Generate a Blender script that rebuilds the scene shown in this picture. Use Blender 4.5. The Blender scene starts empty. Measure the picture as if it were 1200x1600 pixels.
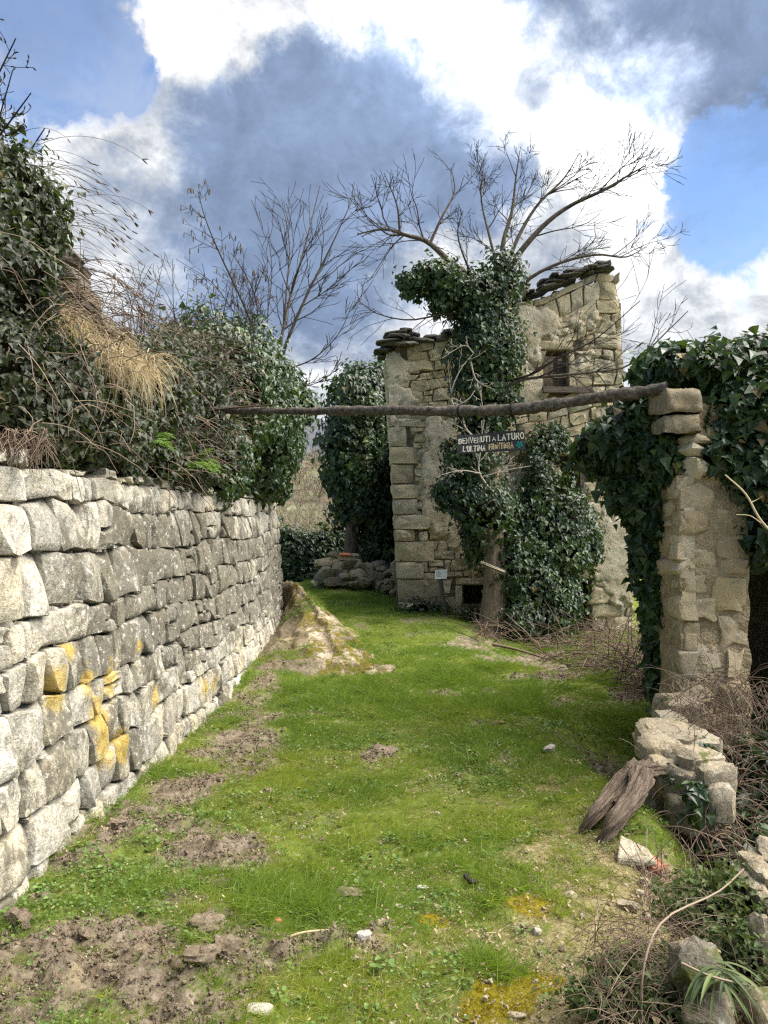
import bpy, math, random
import numpy as np
from mathutils import Vector, Matrix

# ------------------------------------------------------------------ camera
scene = bpy.context.scene
EYE = np.array([0.0, 0.0, 1.65])
PITCH = math.radians(3.1)
FPX = 1200.0
cam_data = bpy.data.cameras.new("camera")
cam_data.sensor_fit = 'VERTICAL'
cam_data.sensor_height = 24.0
cam_data.lens = 24.0 * FPX / 1600.0
cam_data.clip_start = 0.05
cam_data.clip_end = 9000
cam = bpy.data.objects.new("camera", cam_data)
scene.collection.objects.link(cam)
cam.location = EYE
cam.rotation_euler = (math.radians(90) + PITCH, 0, 0)
scene.camera = cam

# ------------------------------------------------------------------ look
scene.view_settings.view_transform = 'Standard'
scene.view_settings.look = 'None'
scene.view_settings.gamma = 1.0
scene.view_settings.use_curve_mapping = False
scene.view_settings.exposure = 1.72
scene.cycles.max_bounces = 6
scene.cycles.diffuse_bounces = 3
scene.cycles.glossy_bounces = 2
scene.cycles.transparent_max_bounces = 6
scene.cycles.volume_bounces = 0
scene.cycles.use_denoising = False
scene.cycles.pixel_filter_type = 'BLACKMAN_HARRIS'
scene.cycles.filter_width = 1.3
scene.cycles.sample_clamp_indirect = 4.0

SUN_AZ, SUN_EL = math.radians(92), math.radians(54)
SUN_DIR = np.array([math.sin(SUN_AZ)*math.cos(SUN_EL), math.cos(SUN_AZ)*math.cos(SUN_EL), math.sin(SUN_EL)])

# ------------------------------------------------------------------ node helper
class NT:
    def __init__(s, tree):
        s.t = tree; s.t.nodes.clear()
    def n(s, kind, **props):
        nd = s.t.nodes.new(kind)
        for k, v in props.items(): setattr(nd, k, v)
        return nd
    def put(s, sock, v):
        if v is None: return
        if isinstance(v, bpy.types.NodeSocket): s.t.links.new(v, sock)
        else:
            if hasattr(sock.default_value, '__len__') and not isinstance(v, (int, float)):
                v = tuple(v)
                if len(sock.default_value) == 4 and len(v) == 3: v = v + (1.0,)
            sock.default_value = v
    def noise(s, scale, detail=4, rough=.55, vec=None, dist=0.0, out='Fac'):
        nd = s.n('ShaderNodeTexNoise'); nd.inputs['Scale'].default_value = scale
        nd.inputs['Detail'].default_value = detail; nd.inputs['Roughness'].default_value = rough
        nd.inputs['Distortion'].default_value = dist
        if vec is not None: s.put(nd.inputs['Vector'], vec)
        return nd.outputs[out]
    def voro(s, scale, vec=None, feature='F1', out='Distance'):
        nd = s.n('ShaderNodeTexVoronoi'); nd.feature = feature; nd.inputs['Scale'].default_value = scale
        if vec is not None: s.put(nd.inputs['Vector'], vec)
        return nd.outputs[out]
    def math(s, op, a, b=None, c=None, clamp=False):
        nd = s.n('ShaderNodeMath', operation=op, use_clamp=clamp)
        s.put(nd.inputs[0], a); s.put(nd.inputs[1], b); s.put(nd.inputs[2], c)
        return nd.outputs[0]
    def vmath(s, op, a, b=None, out=0):
        nd = s.n('ShaderNodeVectorMath', operation=op)
        s.put(nd.inputs[0], a); s.put(nd.inputs[1], b)
        return nd.outputs[out]
    def ss(s, v, lo, hi, a=0.0, b=1.0):
        nd = s.n('ShaderNodeMapRange', interpolation_type='SMOOTHSTEP')
        s.put(nd.inputs['Value'], v)
        for k, x in (('From Min', lo), ('From Max', hi), ('To Min', a), ('To Max', b)): nd.inputs[k].default_value = x
        return nd.outputs[0]
    def mix(s, f, a, b, mode='MIX'):
        nd = s.n('ShaderNodeMix', data_type='RGBA', blend_type=mode)
        s.put(nd.inputs[0], f); s.put(nd.inputs[6], a); s.put(nd.inputs[7], b)
        return nd.outputs[2]
    def ramp(s, f, stops):
        nd = s.n('ShaderNodeValToRGB'); e = nd.color_ramp.elements
        while len(e) > 1: e.remove(e[0])
        e[0].position, e[0].color = stops[0][0], (*stops[0][1], 1)
        for p, c in stops[1:]:
            x = e.new(p); x.color = (*c, 1)
        s.put(nd.inputs[0], f); return nd.outputs[0]
    def pos(s): return s.n('ShaderNodeNewGeometry').outputs['Position']
    def rnd(s): return s.n('ShaderNodeObjectInfo').outputs['Random']
    def attr(s, name, out='Fac'):
        nd = s.n('ShaderNodeAttribute'); nd.attribute_name = name; return nd.outputs[out]
    def scalev(s, v, sc):
        return s.vmath('MULTIPLY', v, sc)
    def bump(s, h, strength=.5, dist=.02):
        nd = s.n('ShaderNodeBump'); nd.inputs['Strength'].default_value = strength
        nd.inputs['Distance'].default_value = dist; s.put(nd.inputs['Height'], h); return nd.outputs[0]
    def finish(s, col, rough=.9, normal=None, spec=.3, trans=None):
        b = s.n('ShaderNodeBsdfPrincipled'); s.put(b.inputs['Base Color'], col); s.put(b.inputs['Roughness'], rough)
        b.inputs['Specular IOR Level'].default_value = spec
        if normal is not None: s.put(b.inputs['Normal'], normal)
        o = s.n('ShaderNodeOutputMaterial'); out = b.outputs[0]
        if trans is not None:
            tr = s.n('ShaderNodeBsdfTranslucent'); s.put(tr.inputs[0], trans[1])
            mx = s.n('ShaderNodeMixShader'); mx.inputs[0].default_value = trans[0]
            s.t.links.new(out, mx.inputs[1]); s.t.links.new(tr.outputs[0], mx.inputs[2]); out = mx.outputs[0]
        s.t.links.new(out, o.inputs[0])

def pix_dir(px, py):
    u, v = (px-600)/FPX, (800-py)/FPX
    c, s_ = math.cos(PITCH), math.sin(PITCH)
    return np.array([u, c - s_*v, s_ + c*v])
def P(px, py, Y):
    """point at distance Y (metres, along +Y) seen at photo pixel px,py"""
    d = pix_dir(px, py); return EYE + d*(Y/d[1])

# ------------------------------------------------------------------ world: Nishita sky under broken cloud
world = bpy.data.worlds.new("World"); scene.world = world; world.use_nodes = True
w = NT(world.node_tree)
sky = w.n('ShaderNodeTexSky'); sky.sky_type = 'NISHITA'; sky.sun_disc = False
sky.sun_elevation = SUN_EL; sky.sun_rotation = SUN_AZ
sky.air_density = 1.0; sky.dust_density = .3; sky.ozone_density = 2.0
D = w.vmath('NORMALIZE', w.n('ShaderNodeTexCoord').outputs['Generated'])
sep = w.n('ShaderNodeSeparateXYZ'); w.put(sep.inputs[0], D)
zz = w.math('ADD', w.math('ABSOLUTE', sep.outputs[2]), .22)
flat = w.n('ShaderNodeCombineXYZ')
w.put(flat.inputs[0], w.math('DIVIDE', sep.outputs[0], zz)); w.put(flat.inputs[1], w.math('DIVIDE', sep.outputs[1], zz))
flat = flat.outputs[0]
def wnoise(scale, amp, off):
    v = w.vmath('SCALE', w.vmath('SUBTRACT', w.noise(scale, 8, .62, w.vmath('ADD', D, off), out='Color'), (.5, .5, .5))); v.node.inputs['Scale'].default_value = amp; return v
DW = w.vmath('NORMALIZE', w.vmath('ADD', w.vmath('ADD', D, wnoise(2.6, .22, (0, 0, 0))), wnoise(9.0, .20, (5, 1, 2))))
n1 = w.noise(1.5, 10, .62, w.vmath('ADD', flat, (3.1, 7.7, 0.0)), .3)
n2 = w.noise(4.6, 10, .66, w.vmath('ADD', flat, (1.0, 2.0, 5.0)), .25)
n3 = w.noise(11.0, 10, .72, w.vmath('ADD', D, (2.0, 4.0, 1.0)), .5)
def blob(px, py, r0, r1, amp):
    d = pix_dir(px, py); d = d/np.linalg.norm(d)
    dot = w.vmath('DOT_PRODUCT', DW, tuple(d), out='Value')
    return w.ss(dot, math.cos(math.radians(r1)), math.cos(math.radians(r0)), 0.0, amp)
def total(items):
    acc = items[0]
    for i in items[1:]: acc = w.math('ADD', acc, i)
    return acc
# cover: how much cloud lies in a direction; thick: how grey its underside is
cover = total([n1, w.math('MULTIPLY', n2, .36), w.math('MULTIPLY', n3, .34),
   blob(540, 300, 6, 18, .34), blob(760, 90, 3, 16, .32), blob(930, 170, 4, 14, .27), blob(1080, 60, 4, 14, .25), blob(40, 270, 3, 11, .30), blob(640, 20, 3, 10, .2), blob(310, 90, 3, 9, .30), blob(230, 300, 1, 7, .22),
   blob(75, 40, 0, 8, -.10), blob(165, 150, 1, 7, -.44), blob(235, 215, 0, 4, -.26), blob(1110, 385, 2, 10, -.42), blob(1190, 270, 1, 8, -.25), blob(545, 20, 0, 4, -.25), blob(560, 545, 4, 15, .36), blob(250, 500, 3, 13, .34), blob(1130, 490, 2, 9, .36), blob(1020, 420, 1, 7, .26), blob(1100, 600, 2, 10, .2)])
thick = total([w.math('MULTIPLY', n1, .30), w.math('MULTIPLY', n2, .46), w.math('MULTIPLY', n3, .50),
   blob(540, 290, 5, 10.5, .42), blob(410, 260, 3, 8, .30), blob(690, 240, 3, 8, .38), blob(770, 250, 1, 6, .22), blob(520, 160, 1, 5, .22), blob(340, 370, 3, 10, .28), blob(470, 430, 3, 9, .16), blob(1080, 40, 3, 12, .34), blob(900, 0, 2, 7, .2), blob(960, -80, 5, 13, .30), blob(1160, 190, 1, 8, .30), blob(860, 300, 1, 7, .12), blob(60, 10, 1, 8, .1),
   blob(700, 50, 1, 8, -.30), blob(840, 120, 1, 8, -.26), blob(965, 190, 2, 9, -.50), blob(140, 270, 1, 9, -.14), blob(560, 580, 3, 12, -.06), blob(300, 110, 1, 8, -.16), blob(1050, 300, 1, 7, -.1)])
alpha = w.math('MAXIMUM', w.ss(cover, .78, 1.06), w.math('MULTIPLY', w.ss(w.math('ADD', w.math('MULTIPLY', n2, .6), w.math('MULTIPLY', n3, .5)), .42, .70), .36))      # thin veils over the blue
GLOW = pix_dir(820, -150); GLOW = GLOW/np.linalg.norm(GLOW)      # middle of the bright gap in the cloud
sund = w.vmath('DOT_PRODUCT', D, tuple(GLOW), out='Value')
# seen against the sun clouds show their shaded side; away from it they are lit from the front
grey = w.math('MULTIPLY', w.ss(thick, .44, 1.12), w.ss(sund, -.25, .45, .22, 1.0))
glow = total([w.ss(sund, .25, 1.0, 1.0, 1.06), blob(700, 40, 0, 9, .5), blob(965, 185, 0, 6, .8), blob(800, 110, 0, 6, .3)])   # cloud thin enough to glow around the hidden sun
detail = w.ss(w.math('ADD', w.math('MULTIPLY', n2, .6), w.math('MULTIPLY', n3, .5)), .36, .70, 1.18, .72)
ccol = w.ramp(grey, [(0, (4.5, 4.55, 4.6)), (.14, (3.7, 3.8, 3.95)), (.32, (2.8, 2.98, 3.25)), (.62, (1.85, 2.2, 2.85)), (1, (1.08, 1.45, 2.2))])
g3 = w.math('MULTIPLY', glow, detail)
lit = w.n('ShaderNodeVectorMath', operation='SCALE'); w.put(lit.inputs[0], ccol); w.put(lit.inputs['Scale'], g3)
blue = w.mix(1.0, sky.outputs[0], (.74, .80, .88), 'MULTIPLY')
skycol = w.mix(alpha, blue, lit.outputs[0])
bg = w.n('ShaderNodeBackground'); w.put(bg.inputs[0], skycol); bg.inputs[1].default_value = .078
w.t.links.new(bg.outputs[0], w.n('ShaderNodeOutputWorld').inputs[0])

sun_data = bpy.data.lights.new("sun", 'SUN'); sun_data.energy = 4.0; sun_data.angle = math.radians(60)
sun_data.color = (1.0, .94, .83)
sun = bpy.data.objects.new("sun", sun_data); scene.collection.objects.link(sun)
sun.location = (20, 25, 40)
sun.rotation_euler = Vector(-SUN_DIR).to_track_quat('-Z', 'Y').to_euler()

# ------------------------------------------------------------------ numeric helpers
rng = np.random.default_rng(7)
random.seed(7)
_perm = np.random.default_rng(3).random((64, 64, 64)).astype(np.float32)
def vnoise(x, y, z=0.0):
    x, y, z = np.broadcast_arrays(np.asarray(x, float), np.asarray(y, float), np.asarray(z, float))
    xi, yi, zi = np.floor(x).astype(int), np.floor(y).astype(int), np.floor(z).astype(int)
    fx, fy, fz = x-xi, y-yi, z-zi
    fx, fy, fz = [f*f*(3-2*f) for f in (fx, fy, fz)]
    def g(a, b, c): return _perm[(xi+a) & 63, (yi+b) & 63, (zi+c) & 63]
    l = lambda a, b, t: a+(b-a)*t
    return l(l(l(g(0,0,0), g(1,0,0), fx), l(g(0,1,0), g(1,1,0), fx), fy), l(l(g(0,0,1), g(1,0,1), fx), l(g(0,1,1), g(1,1,1), fx), fy), fz)*2-1
def fbm(x, y, z=0.0, o=4, rough=.5):
    a, s, amp = 0.0, 1.0, 1.0
    for i in range(o):
        a = a + amp*vnoise(np.asarray(x)*s+i*17.3, np.asarray(y)*s+i*9.1, np.asarray(z)*s+i*3.7); s *= 2.03; amp *= rough
    return a
def sstep(x, a, b):
    t = np.clip((np.asarray(x, float)-a)/(b-a), 0, 1); return t*t*(3-2*t)
def unit(v):
    v = np.asarray(v, float); return v/np.maximum(np.linalg.norm(v, axis=-1, keepdims=True), 1e-9)

# ------------------------------------------------------------------ object helpers
COL = scene.collection
def link(name, data, mat=None, parent=None, loc=(0, 0, 0)):
    o = bpy.data.objects.new(name, data); COL.objects.link(o)
    if mat is not None and data is not None and not len(data.materials): data.materials.append(mat)
    if parent is not None:
        o.parent = parent; o.location = np.asarray(loc, float) - np.array(worldloc(parent))
    else: o.location = loc
    return o
def worldloc(o):
    p = np.zeros(3)
    while o is not None: p = p + np.array(o.location); o = o.parent
    return p
def mesh(name, V, F, mat=None, parent=None, loc=(0, 0, 0), smooth=True, attrs=None, sharp=0):
    """V in world coordinates; the object's origin goes to loc. F: list of tuples or an int array (n,k)"""
    V = np.asarray(V, float).reshape(-1, 3) - np.asarray(loc, float)
    me = bpy.data.meshes.new(name)
    if isinstance(F, np.ndarray):
        n, k = F.shape
        me.vertices.add(len(V)); me.vertices.foreach_set('co', V.astype(np.float32).ravel())
        me.loops.add(n*k); me.loops.foreach_set('vertex_index', F.astype(np.int32).ravel())
        me.polygons.add(n); me.polygons.foreach_set('loop_start', np.arange(0, n*k, k, dtype=np.int32))
        try: me.polygons.foreach_set('loop_total', np.full(n, k, dtype=np.int32))
        except Exception: pass
        me.update(calc_edges=True)
    else:
        me.from_pydata([tuple(v) for v in V], [], [tuple(int(i) for i in f) for f in F]); me.update()
    me.polygons.foreach_set('use_smooth', np.full(len(me.polygons), bool(smooth)))
    if sharp: me.set_sharp_from_angle(angle=math.radians(sharp))
    if attrs:
        for k, a in attrs.items():
            at = me.attributes.new(k, 'FLOAT', 'POINT'); at.data.foreach_set('value', np.asarray(a, np.float32))
    me.validate(clean_customdata=False)
    return link(name, me, mat, parent, loc)
def empty(name, loc, label, cat, group=None):
    o = bpy.data.objects.new(name, None); COL.objects.link(o); o.location = loc; o.empty_display_size = .2
    return tag(o, label, cat, group)
def tag(o, label=None, cat=None, group=None, kind=None):
    if label: o['label'] = label
    if cat: o['category'] = cat
    if group: o['group'] = group
    if kind: o['kind'] = kind
    return o
def material(name):
    m = bpy.data.materials.new(name); m.use_nodes = True; return m, NT(m.node_tree)

class Soup:
    """collects verts and faces of one mesh (quads and triangles kept as triangles/quads lists)"""
    def __init__(s): s.V = []; s.F = []; s.A = []; s.n = 0
    def add(s, V, F, a=0.0):
        V = np.asarray(V, float); s.V.append(V)
        F = np.asarray(F, int)
        if F.shape[1] == 3: F = np.concatenate([F, F[:, 2:3]], 1) if False else F
        s.F.append((F+s.n)); s.n += len(V)
        s.A.append(np.full(len(V), a) if np.isscalar(a) else np.asarray(a))
    def build(s, name, mat, parent=None, loc=(0, 0, 0), smooth=True, attr='tint'):
        V = np.concatenate(s.V)
        if len({f.shape[1] for f in s.F}) == 1: F = np.concatenate(s.F)
        else: F = np.concatenate([f if f.shape[1] == 3 else np.concatenate([f[:, [0, 1, 2]], f[:, [0, 2, 3]]]) for f in s.F])
        return mesh(name, V, F, mat, parent, loc, smooth, {attr: np.concatenate(s.A)})

def tube_geo(pts, rad, sides=5, cap=True):
    pts = np.asarray(pts, float); rad = np.broadcast_to(np.asarray(rad, float), (len(pts),))
    t = unit(np.gradient(pts, axis=0))
    ref = np.array([0, 0, 1.0]) if abs(t[0, 2]) < .9 else np.array([1.0, 0, 0])
    a = unit(np.cross(t, ref)); b = np.cross(t, a)
    ang = np.linspace(0, 2*np.pi, sides, endpoint=False)
    ring = a[:, None]*np.cos(ang)[None, :, None] + b[:, None]*np.sin(ang)[None, :, None]
    V = (pts[:, None] + ring*rad[:, None, None]).reshape(-1, 3)
    n = len(pts); i = np.arange(n-1)[:, None]*sides; j = np.arange(sides)[None]; k = (j+1) % sides
    F = np.stack([i+j, i+k, i+k+sides, i+j+sides], -1).reshape(-1, 4)
    return V, F
def smooth_path(pts, n=24):
    pts = np.asarray(pts, float); m = len(pts)
    if m == 2: return pts[0]+(pts[1]-pts[0])*np.linspace(0, 1, n)[:, None]
    q = np.vstack([2*pts[0]-pts[1], pts, 2*pts[-1]-pts[-2]])
    out = []
    for s in np.linspace(0, m-1-1e-6, n):
        i = int(s); f = s-i; p0, p1, p2, p3 = q[i:i+4]
        out.append(.5*((2*p1)+(-p0+p2)*f+(2*p0-5*p1+4*p2-p3)*f*f+(-p0+3*p1-3*p2+p3)*f**3))
    return np.array(out)
def box_geo(x0, x1, y0, y1, z0, z1, jit=0.0):
    V = np.array([[x, y, z] for x in (x0, x1) for y in (y0, y1) for z in (z0, z1)], float)
    if jit: V += rng.normal(0, jit, V.shape)
    F = np.array([[0, 1, 3, 2], [4, 6, 7, 5], [0, 4, 5, 1], [2, 3, 7, 6], [0, 2, 6, 4], [1, 5, 7, 3]])
    return V, F
# ------------------------------------------------------------------ materials
def stone_mat(name, cols, lichen=.45, lichen_col=(.10, .095, .08), spot=.4, gold=0.0, scale=1.0, moss=0.0, band=None, pit=.5, rosettes=None, grain=1.0):
    """weathered stone: cols = list of body colours chosen per stone, grey lichen film, pale spots, optional gold lichen"""
    m, t = material(name); p = t.pos(); r = t.rnd()
    body = t.ramp(r, [(i/(len(cols)-1), c) for i, c in enumerate(cols)])
    body = t.mix(t.ss(t.noise(3.0*scale, 5, .65, p), .35, .7, 0, .55), body, t.mix(1.0, body, (1.22, 1.12, .92), 'MULTIPLY'))
    body = t.mix(t.ss(t.noise(42*scale, 5, .8, p), .36, .62, 1-grain, 1), t.mix(1.0, body, (.52, .51, .49), 'MULTIPLY'), body)
    big = t.noise(1.1*scale, 3, .6, p); mid = t.noise(9*scale, 6, .72, p, .4)
    lm = t.math('ADD', t.math('MULTIPLY', big, .75), t.math('MULTIPLY', mid, .6))
    lm = t.math('ADD', lm, t.math('MULTIPLY', t.math('SUBTRACT', r, .5), .16))
    lm = t.math('ADD', lm, t.math('MULTIPLY', t.math('SUBTRACT', t.noise(2.0, 5, .7, t.vmath('MULTIPLY', p, (4, 4, .9))), .5), .45))
    if band is not None:   # weather film heavier where rain runs off the coping
        sp = t.n('ShaderNodeSeparateXYZ'); t.put(sp.inputs[0], p)
        lm = t.math('ADD', lm, t.math('MULTIPLY', t.math('MULTIPLY', t.ss(sp.outputs[1], band[0], band[1]), t.ss(sp.outputs[2], band[2], band[3])), band[4]))
        lm = t.math('SUBTRACT', lm, t.math('MULTIPLY', t.ss(sp.outputs[2], band[5], band[6]), band[7]))
    film = t.ss(lm, .86-lichen*.45, 1.02-lichen*.45, 0, .84)
    body = t.mix(film, body, t.mix(t.noise(30*scale, 3, .7, p), lichen_col, tuple(min(1, c*2.6) for c in lichen_col)))
    body = t.mix(t.ss(t.noise(19*scale, 6, .8, p), .56, .63, 0, spot*1.5), body, (.62, .60, .54))
    if gold:
        gm = t.ss(t.math('ADD', t.math('MULTIPLY', t.noise(5*scale, 5, .7, p, .5), .7), t.math('MULTIPLY', t.noise(26*scale, 4, .7, p), .35)), .60-gold*.22, .67-gold*.2)
        gm = t.math('MULTIPLY', gm, t.ss(t.noise(55*scale, 5, .8, p), .30, .52, .12, 1.0))
        body = t.mix(t.math('MULTIPLY', gm, .92), body, t.ramp(t.noise(12*scale, 4, .6, p), [(.3, (.36, .20, .02)), (.5, (.52, .33, .03)), (.7, (.55, .44, .12))]))
    if rosettes is not None:      # crusts of golden lichen growing across stones and joints
        dist = None
        for q_, r_ in rosettes:
            d_ = t.math('DIVIDE', t.vmath('DISTANCE', p, tuple(q_), out='Value'), r_); dist = d_ if dist is None else t.math('MINIMUM', dist, d_)
        ed = t.math('ADD', t.math('ADD', dist, t.math('MULTIPLY', t.math('SUBTRACT', t.noise(7, 5, .75, p, .4), .5), 1.7)), t.math('MULTIPLY', t.math('SUBTRACT', t.noise(30, 5, .8, p), .5), 1.1))
        gm = t.math('MULTIPLY', t.ss(ed, .95, .62, 0, 1) if False else t.math('SUBTRACT', 1.0, t.ss(ed, .55, .95)), t.ss(t.noise(60, 5, .8, p), .30, .55, .25, 1.0))
        body = t.mix(t.math('MULTIPLY', gm, .85), body, t.ramp(t.noise(14, 5, .75, p), [(.3, (.22, .15, .04)), (.5, (.42, .29, .05)), (.7, (.50, .43, .17))]))
    if moss:
        body = t.mix(t.ss(t.noise(4*scale, 5, .7, p), .62-moss*.2, .72-moss*.2, 0, .85), body, (.07, .085, .018))
    pitn = t.voro(60*scale, p); fine = t.noise(70*scale, 5, .75, p); lump = t.noise(14*scale, 5, .6, p)
    h = t.math('ADD', t.math('MULTIPLY', lump, .9), t.math('MULTIPLY', fine, .5))
    h = t.math('ADD', h, t.math('MULTIPLY', t.ss(pitn, .0, .35), .22*pit))
    t.finish(body, .95, t.bump(h, .9, .03/scale), .15)
    return m

# soil / turf sheet under the grass blades; 'bare' says where the turf has been rooted up, 'dry' where it has withered, 'moss' where moss lies
m_ground, t = material("ground"); p = t.pos()
bare, dry, mossy = t.attr('bare'), t.attr('dry'), t.attr('moss')
soil = t.ramp(t.noise(14, 6, .7, p), [(.3, (.10, .078, .054)), (.5, (.215, .17, .122)), (.72, (.38, .32, .245))])
turf = t.ramp(t.noise(9, 5, .7, p), [(.3, (.07, .095, .018)), (.5, (.13, .175, .03)), (.7, (.20, .23, .05))])
straw = t.ramp(t.noise(40, 5, .75, p), [(.3, (.15, .115, .055)), (.5, (.29, .235, .12)), (.72, (.46, .40, .26))])
gcol = t.mix(t.ss(t.math('ADD', bare, t.math('MULTIPLY', t.math('SUBTRACT', t.noise(22, 5, .7, p), .5), .9)), .30, .75), turf, soil)
gcol = t.mix(t.ss(t.math('ADD', dry, t.math('MULTIPLY', t.math('SUBTRACT', t.noise(17, 5, .7, p), .5), .7)), .35, .65, 0, .85), gcol, straw)
gcol = t.mix(t.ss(t.math('ADD', mossy, t.math('MULTIPLY', t.math('SUBTRACT', t.noise(24, 5, .7, p), .5), .6)), .45, .6, 0, .95), gcol, t.ramp(t.noise(50, 4, .7, p), [(.3, (.11, .10, .008)), (.7, (.30, .24, .015))]))
t.finish(gcol, .97, t.bump(t.math('ADD', t.noise(60, 6, .75, p), t.math('MULTIPLY', t.noise(16, 4, .6, p), 1.4)), .9, .03), .1)

# ------------------------------------------------------------------ ground
WX = -1.8                      # foot of the retaining wall
def wall_top(y): return np.interp(y, [0, 3.6, 9.8, 15], [2.0, 2.10, 2.38, 2.66])
def wall_face(y, z): return WX - .10*np.clip(z, -.5, 3) + .05*np.sin(np.asarray(y)*.55+.6) - .12*sstep(y, 12.0, 15.5)
def gauss(x, y, cx, cy, rx, ry): return np.exp(-((x-cx)/rx)**2-((y-cy)/ry)**2)
def G(px, py):
    """ground point under a photo pixel"""
    lo, hi = 1.0, 40.0
    for _ in range(40):
        y = (lo+hi)/2; q = P(px, py, y)
        if q[2] > H0(q[0], q[1]): lo = y
        else: hi = y
    return P(px, py, lo)
def H0(x, y):
    x = np.asarray(x, float); y = np.asarray(y, float)
    z = np.interp(y, [-30, 0, 9, 12, 16, 20, 26, 40, 90, 300], [-.4, 0, 0, .17, .52, .80, 1.0, .6, -6, -25])
    # gully before the house front and under the ruin
    side = sstep(x, 1.1, 2.6)*sstep(y, 8.0, 10.5)*(1-sstep(y, 19, 23))
    z = z + side*(np.minimum(z, .02)-z)
    hollow = sstep(x, 1.45, 2.25)*(1-sstep(y, 6.6, 8.2))
    z = z - hollow*.78
    z = z - gauss(x, y, 1.62, 3.75, .28, .45)*.22
    # low cross-fall and the bank carried by the little wall
    z = z + gauss(x, y, 1.55, 4.85, .35, .75)*.17 + gauss(x, y, 1.15, 2.5, .35, .6)*.10
    z = z - .10*gauss(x, y, -1.6, 8.8, .9, 2.2)
    return z
def H(x, y):
    x = np.asarray(x, float); y = np.asarray(y, float)
    z = H0(x, y) + .035*fbm(x*.9, y*.9, 1.0, 3)
    near = np.exp(-(np.maximum(y-6, 0)/6)**2)
    z = z + near*.022*fbm(x*5, y*5, 2.0, 3)
    b = bare_mask(x, y)
    z = z + b*near*(.075*np.abs(fbm(x*5.5, y*5.5, 4.0, 4, .6))+.022*fbm(x*20, y*20, 6.0, 2) - .03)
    # soil and turf banked against the foot of the outcrop
    z = z + .16*gauss(x, y, -1.5, 11.0, .75, 2.0)
    # retained bank behind the wall
    bk = sstep(-x, 2.12, 2.3)*(1-sstep(y, 14.8, 15.0))*sstep(y, -8, -4)
    top = wall_top(y) - .12 + sstep(-x, 2.2, 4.2)*1.3
    return z*(1-bk) + bk*top
def bare_mask(x, y):
    n = fbm(x*2.1, y*2.1, 9.0, 3, .55)
    m = .62*gauss(x, y, -1.75, 2.5, 1.0, 1.3) + .62*gauss(x, y, -.95, 3.15, .42, .5) + .8*gauss(x, y, -1.62, 4.6, .42, .9)
    m = m + .55*gauss(x, y, -.75, 2.6, .45, .4)+ .62*gauss(x, y, -1.2, 6.4, .45, 1.6) + .75*gauss(x, y, -1.5, 9.6, .5, 2.0)
    m = m + .8*gauss(x, y, -.12, 3.35, .22, .14) + .75*gauss(x, y, -.10, 6.4, .25, .25) + .6*gauss(x, y, -.95, 4.3, .3, .3)+ .65*gauss(x, y, .62, 9.4, .3, .5)
    m = m + .8*gauss(x, y, 2.6, 11, 1.1, 2.5) + 1.0*sstep(x, 1.55, 2.0)*(1-sstep(y, 7, 8)) + .5*gauss(x, y, 1.2, 13.0, .8, 2)
    m = m + .3*gauss(x, y, 0.0, 2.9, .25, .35)
    return np.clip(m*.84 + n*.42 + .20*fbm(x*7, y*7, 15.0, 3, .6)*np.exp(-(y/9)**2) + .03, 0, 1)
def dry_mask(x, y):
    n = fbm(x*2.7+5, y*2.7, 3.0, 3, .6)
    m = .85*gauss(x, y, 1.1, 3.35, .6, 1.1) + .55*gauss(x, y, .8, 2.6, .5, .6) + .2*gauss(x, y, .25, 4.2, .5, .9) + .5*gauss(x, y, 1.2, 4.4, .35, .5) + .25*gauss(x, y, .3, 2.6, .5, .8)
    m = m + .35*gauss(x, y, 1.1, 5.6, .4, .8)
    return np.clip(m + n*.40 - .06, 0, 1)
def moss_mask(x, y):
    n = fbm(x*4+2, y*4, 7.0, 3, .6)
    m = 0
    for px, py, r in ((680, 1440, .1), (820, 1415, .13), (800, 1560, .14), (850, 1530, .10), (760, 1590, .10), (940, 1500, .07)):
        g_ = G_fix(px, py); m = m + gauss(x, y, g_[0], g_[1], r, r*.9)
    return np.clip(m*1.1 + n*.25*np.minimum(1, m*3), 0, 1)
def G_fix(px, py):
    d = pix_dir(px, py); return EYE + d*(-EYE[2]/d[2])

def axis(a, b, fine0, fine1, step, grow=1.12):
    mid = list(np.arange(fine0, fine1, step)); lo, s = [], step; x = fine0
    while x > a: s *= grow; x -= s; lo.append(x)
    hi, s = [], step; x = mid[-1]
    while x < b: s *= grow; x += s; hi.append(x)
    return np.array(lo[::-1]+mid+hi)
gx = axis(-500, 500, -2.4, 2.7, .022, 1.16)
gy = np.concatenate([axis(-200, 1.6, 1.2, 1.6, .03, 1.3)[:-2]])
gy = gy[gy < 1.5]
ys, s = [1.5], .016
while ys[-1] < 900:
    ys.append(ys[-1]+s); s = .016 + max(0, ys[-1]-3)*.0075 + max(0, ys[-1]-20)*.05
gy = np.concatenate([gy, ys])
XX, YY = np.meshgrid(gx, gy)
ZZ = H(XX, YY)
nx, ny = len(gx), len(gy)
i, j = np.meshgrid(np.arange(nx-1), np.arange(ny-1))
q = (j*nx+i).ravel()
GF = np.stack([q, q+1, q+nx+1, q+nx], 1)
ground = mesh('ground', np.stack([XX, YY, ZZ], -1).reshape(-1, 3), GF, m_ground,
              attrs={'bare': bare_mask(XX, YY).ravel(), 'dry': dry_mask(XX, YY).ravel(), 'moss': moss_mask(XX, YY).ravel()})
tag(ground, kind='structure')

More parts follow.
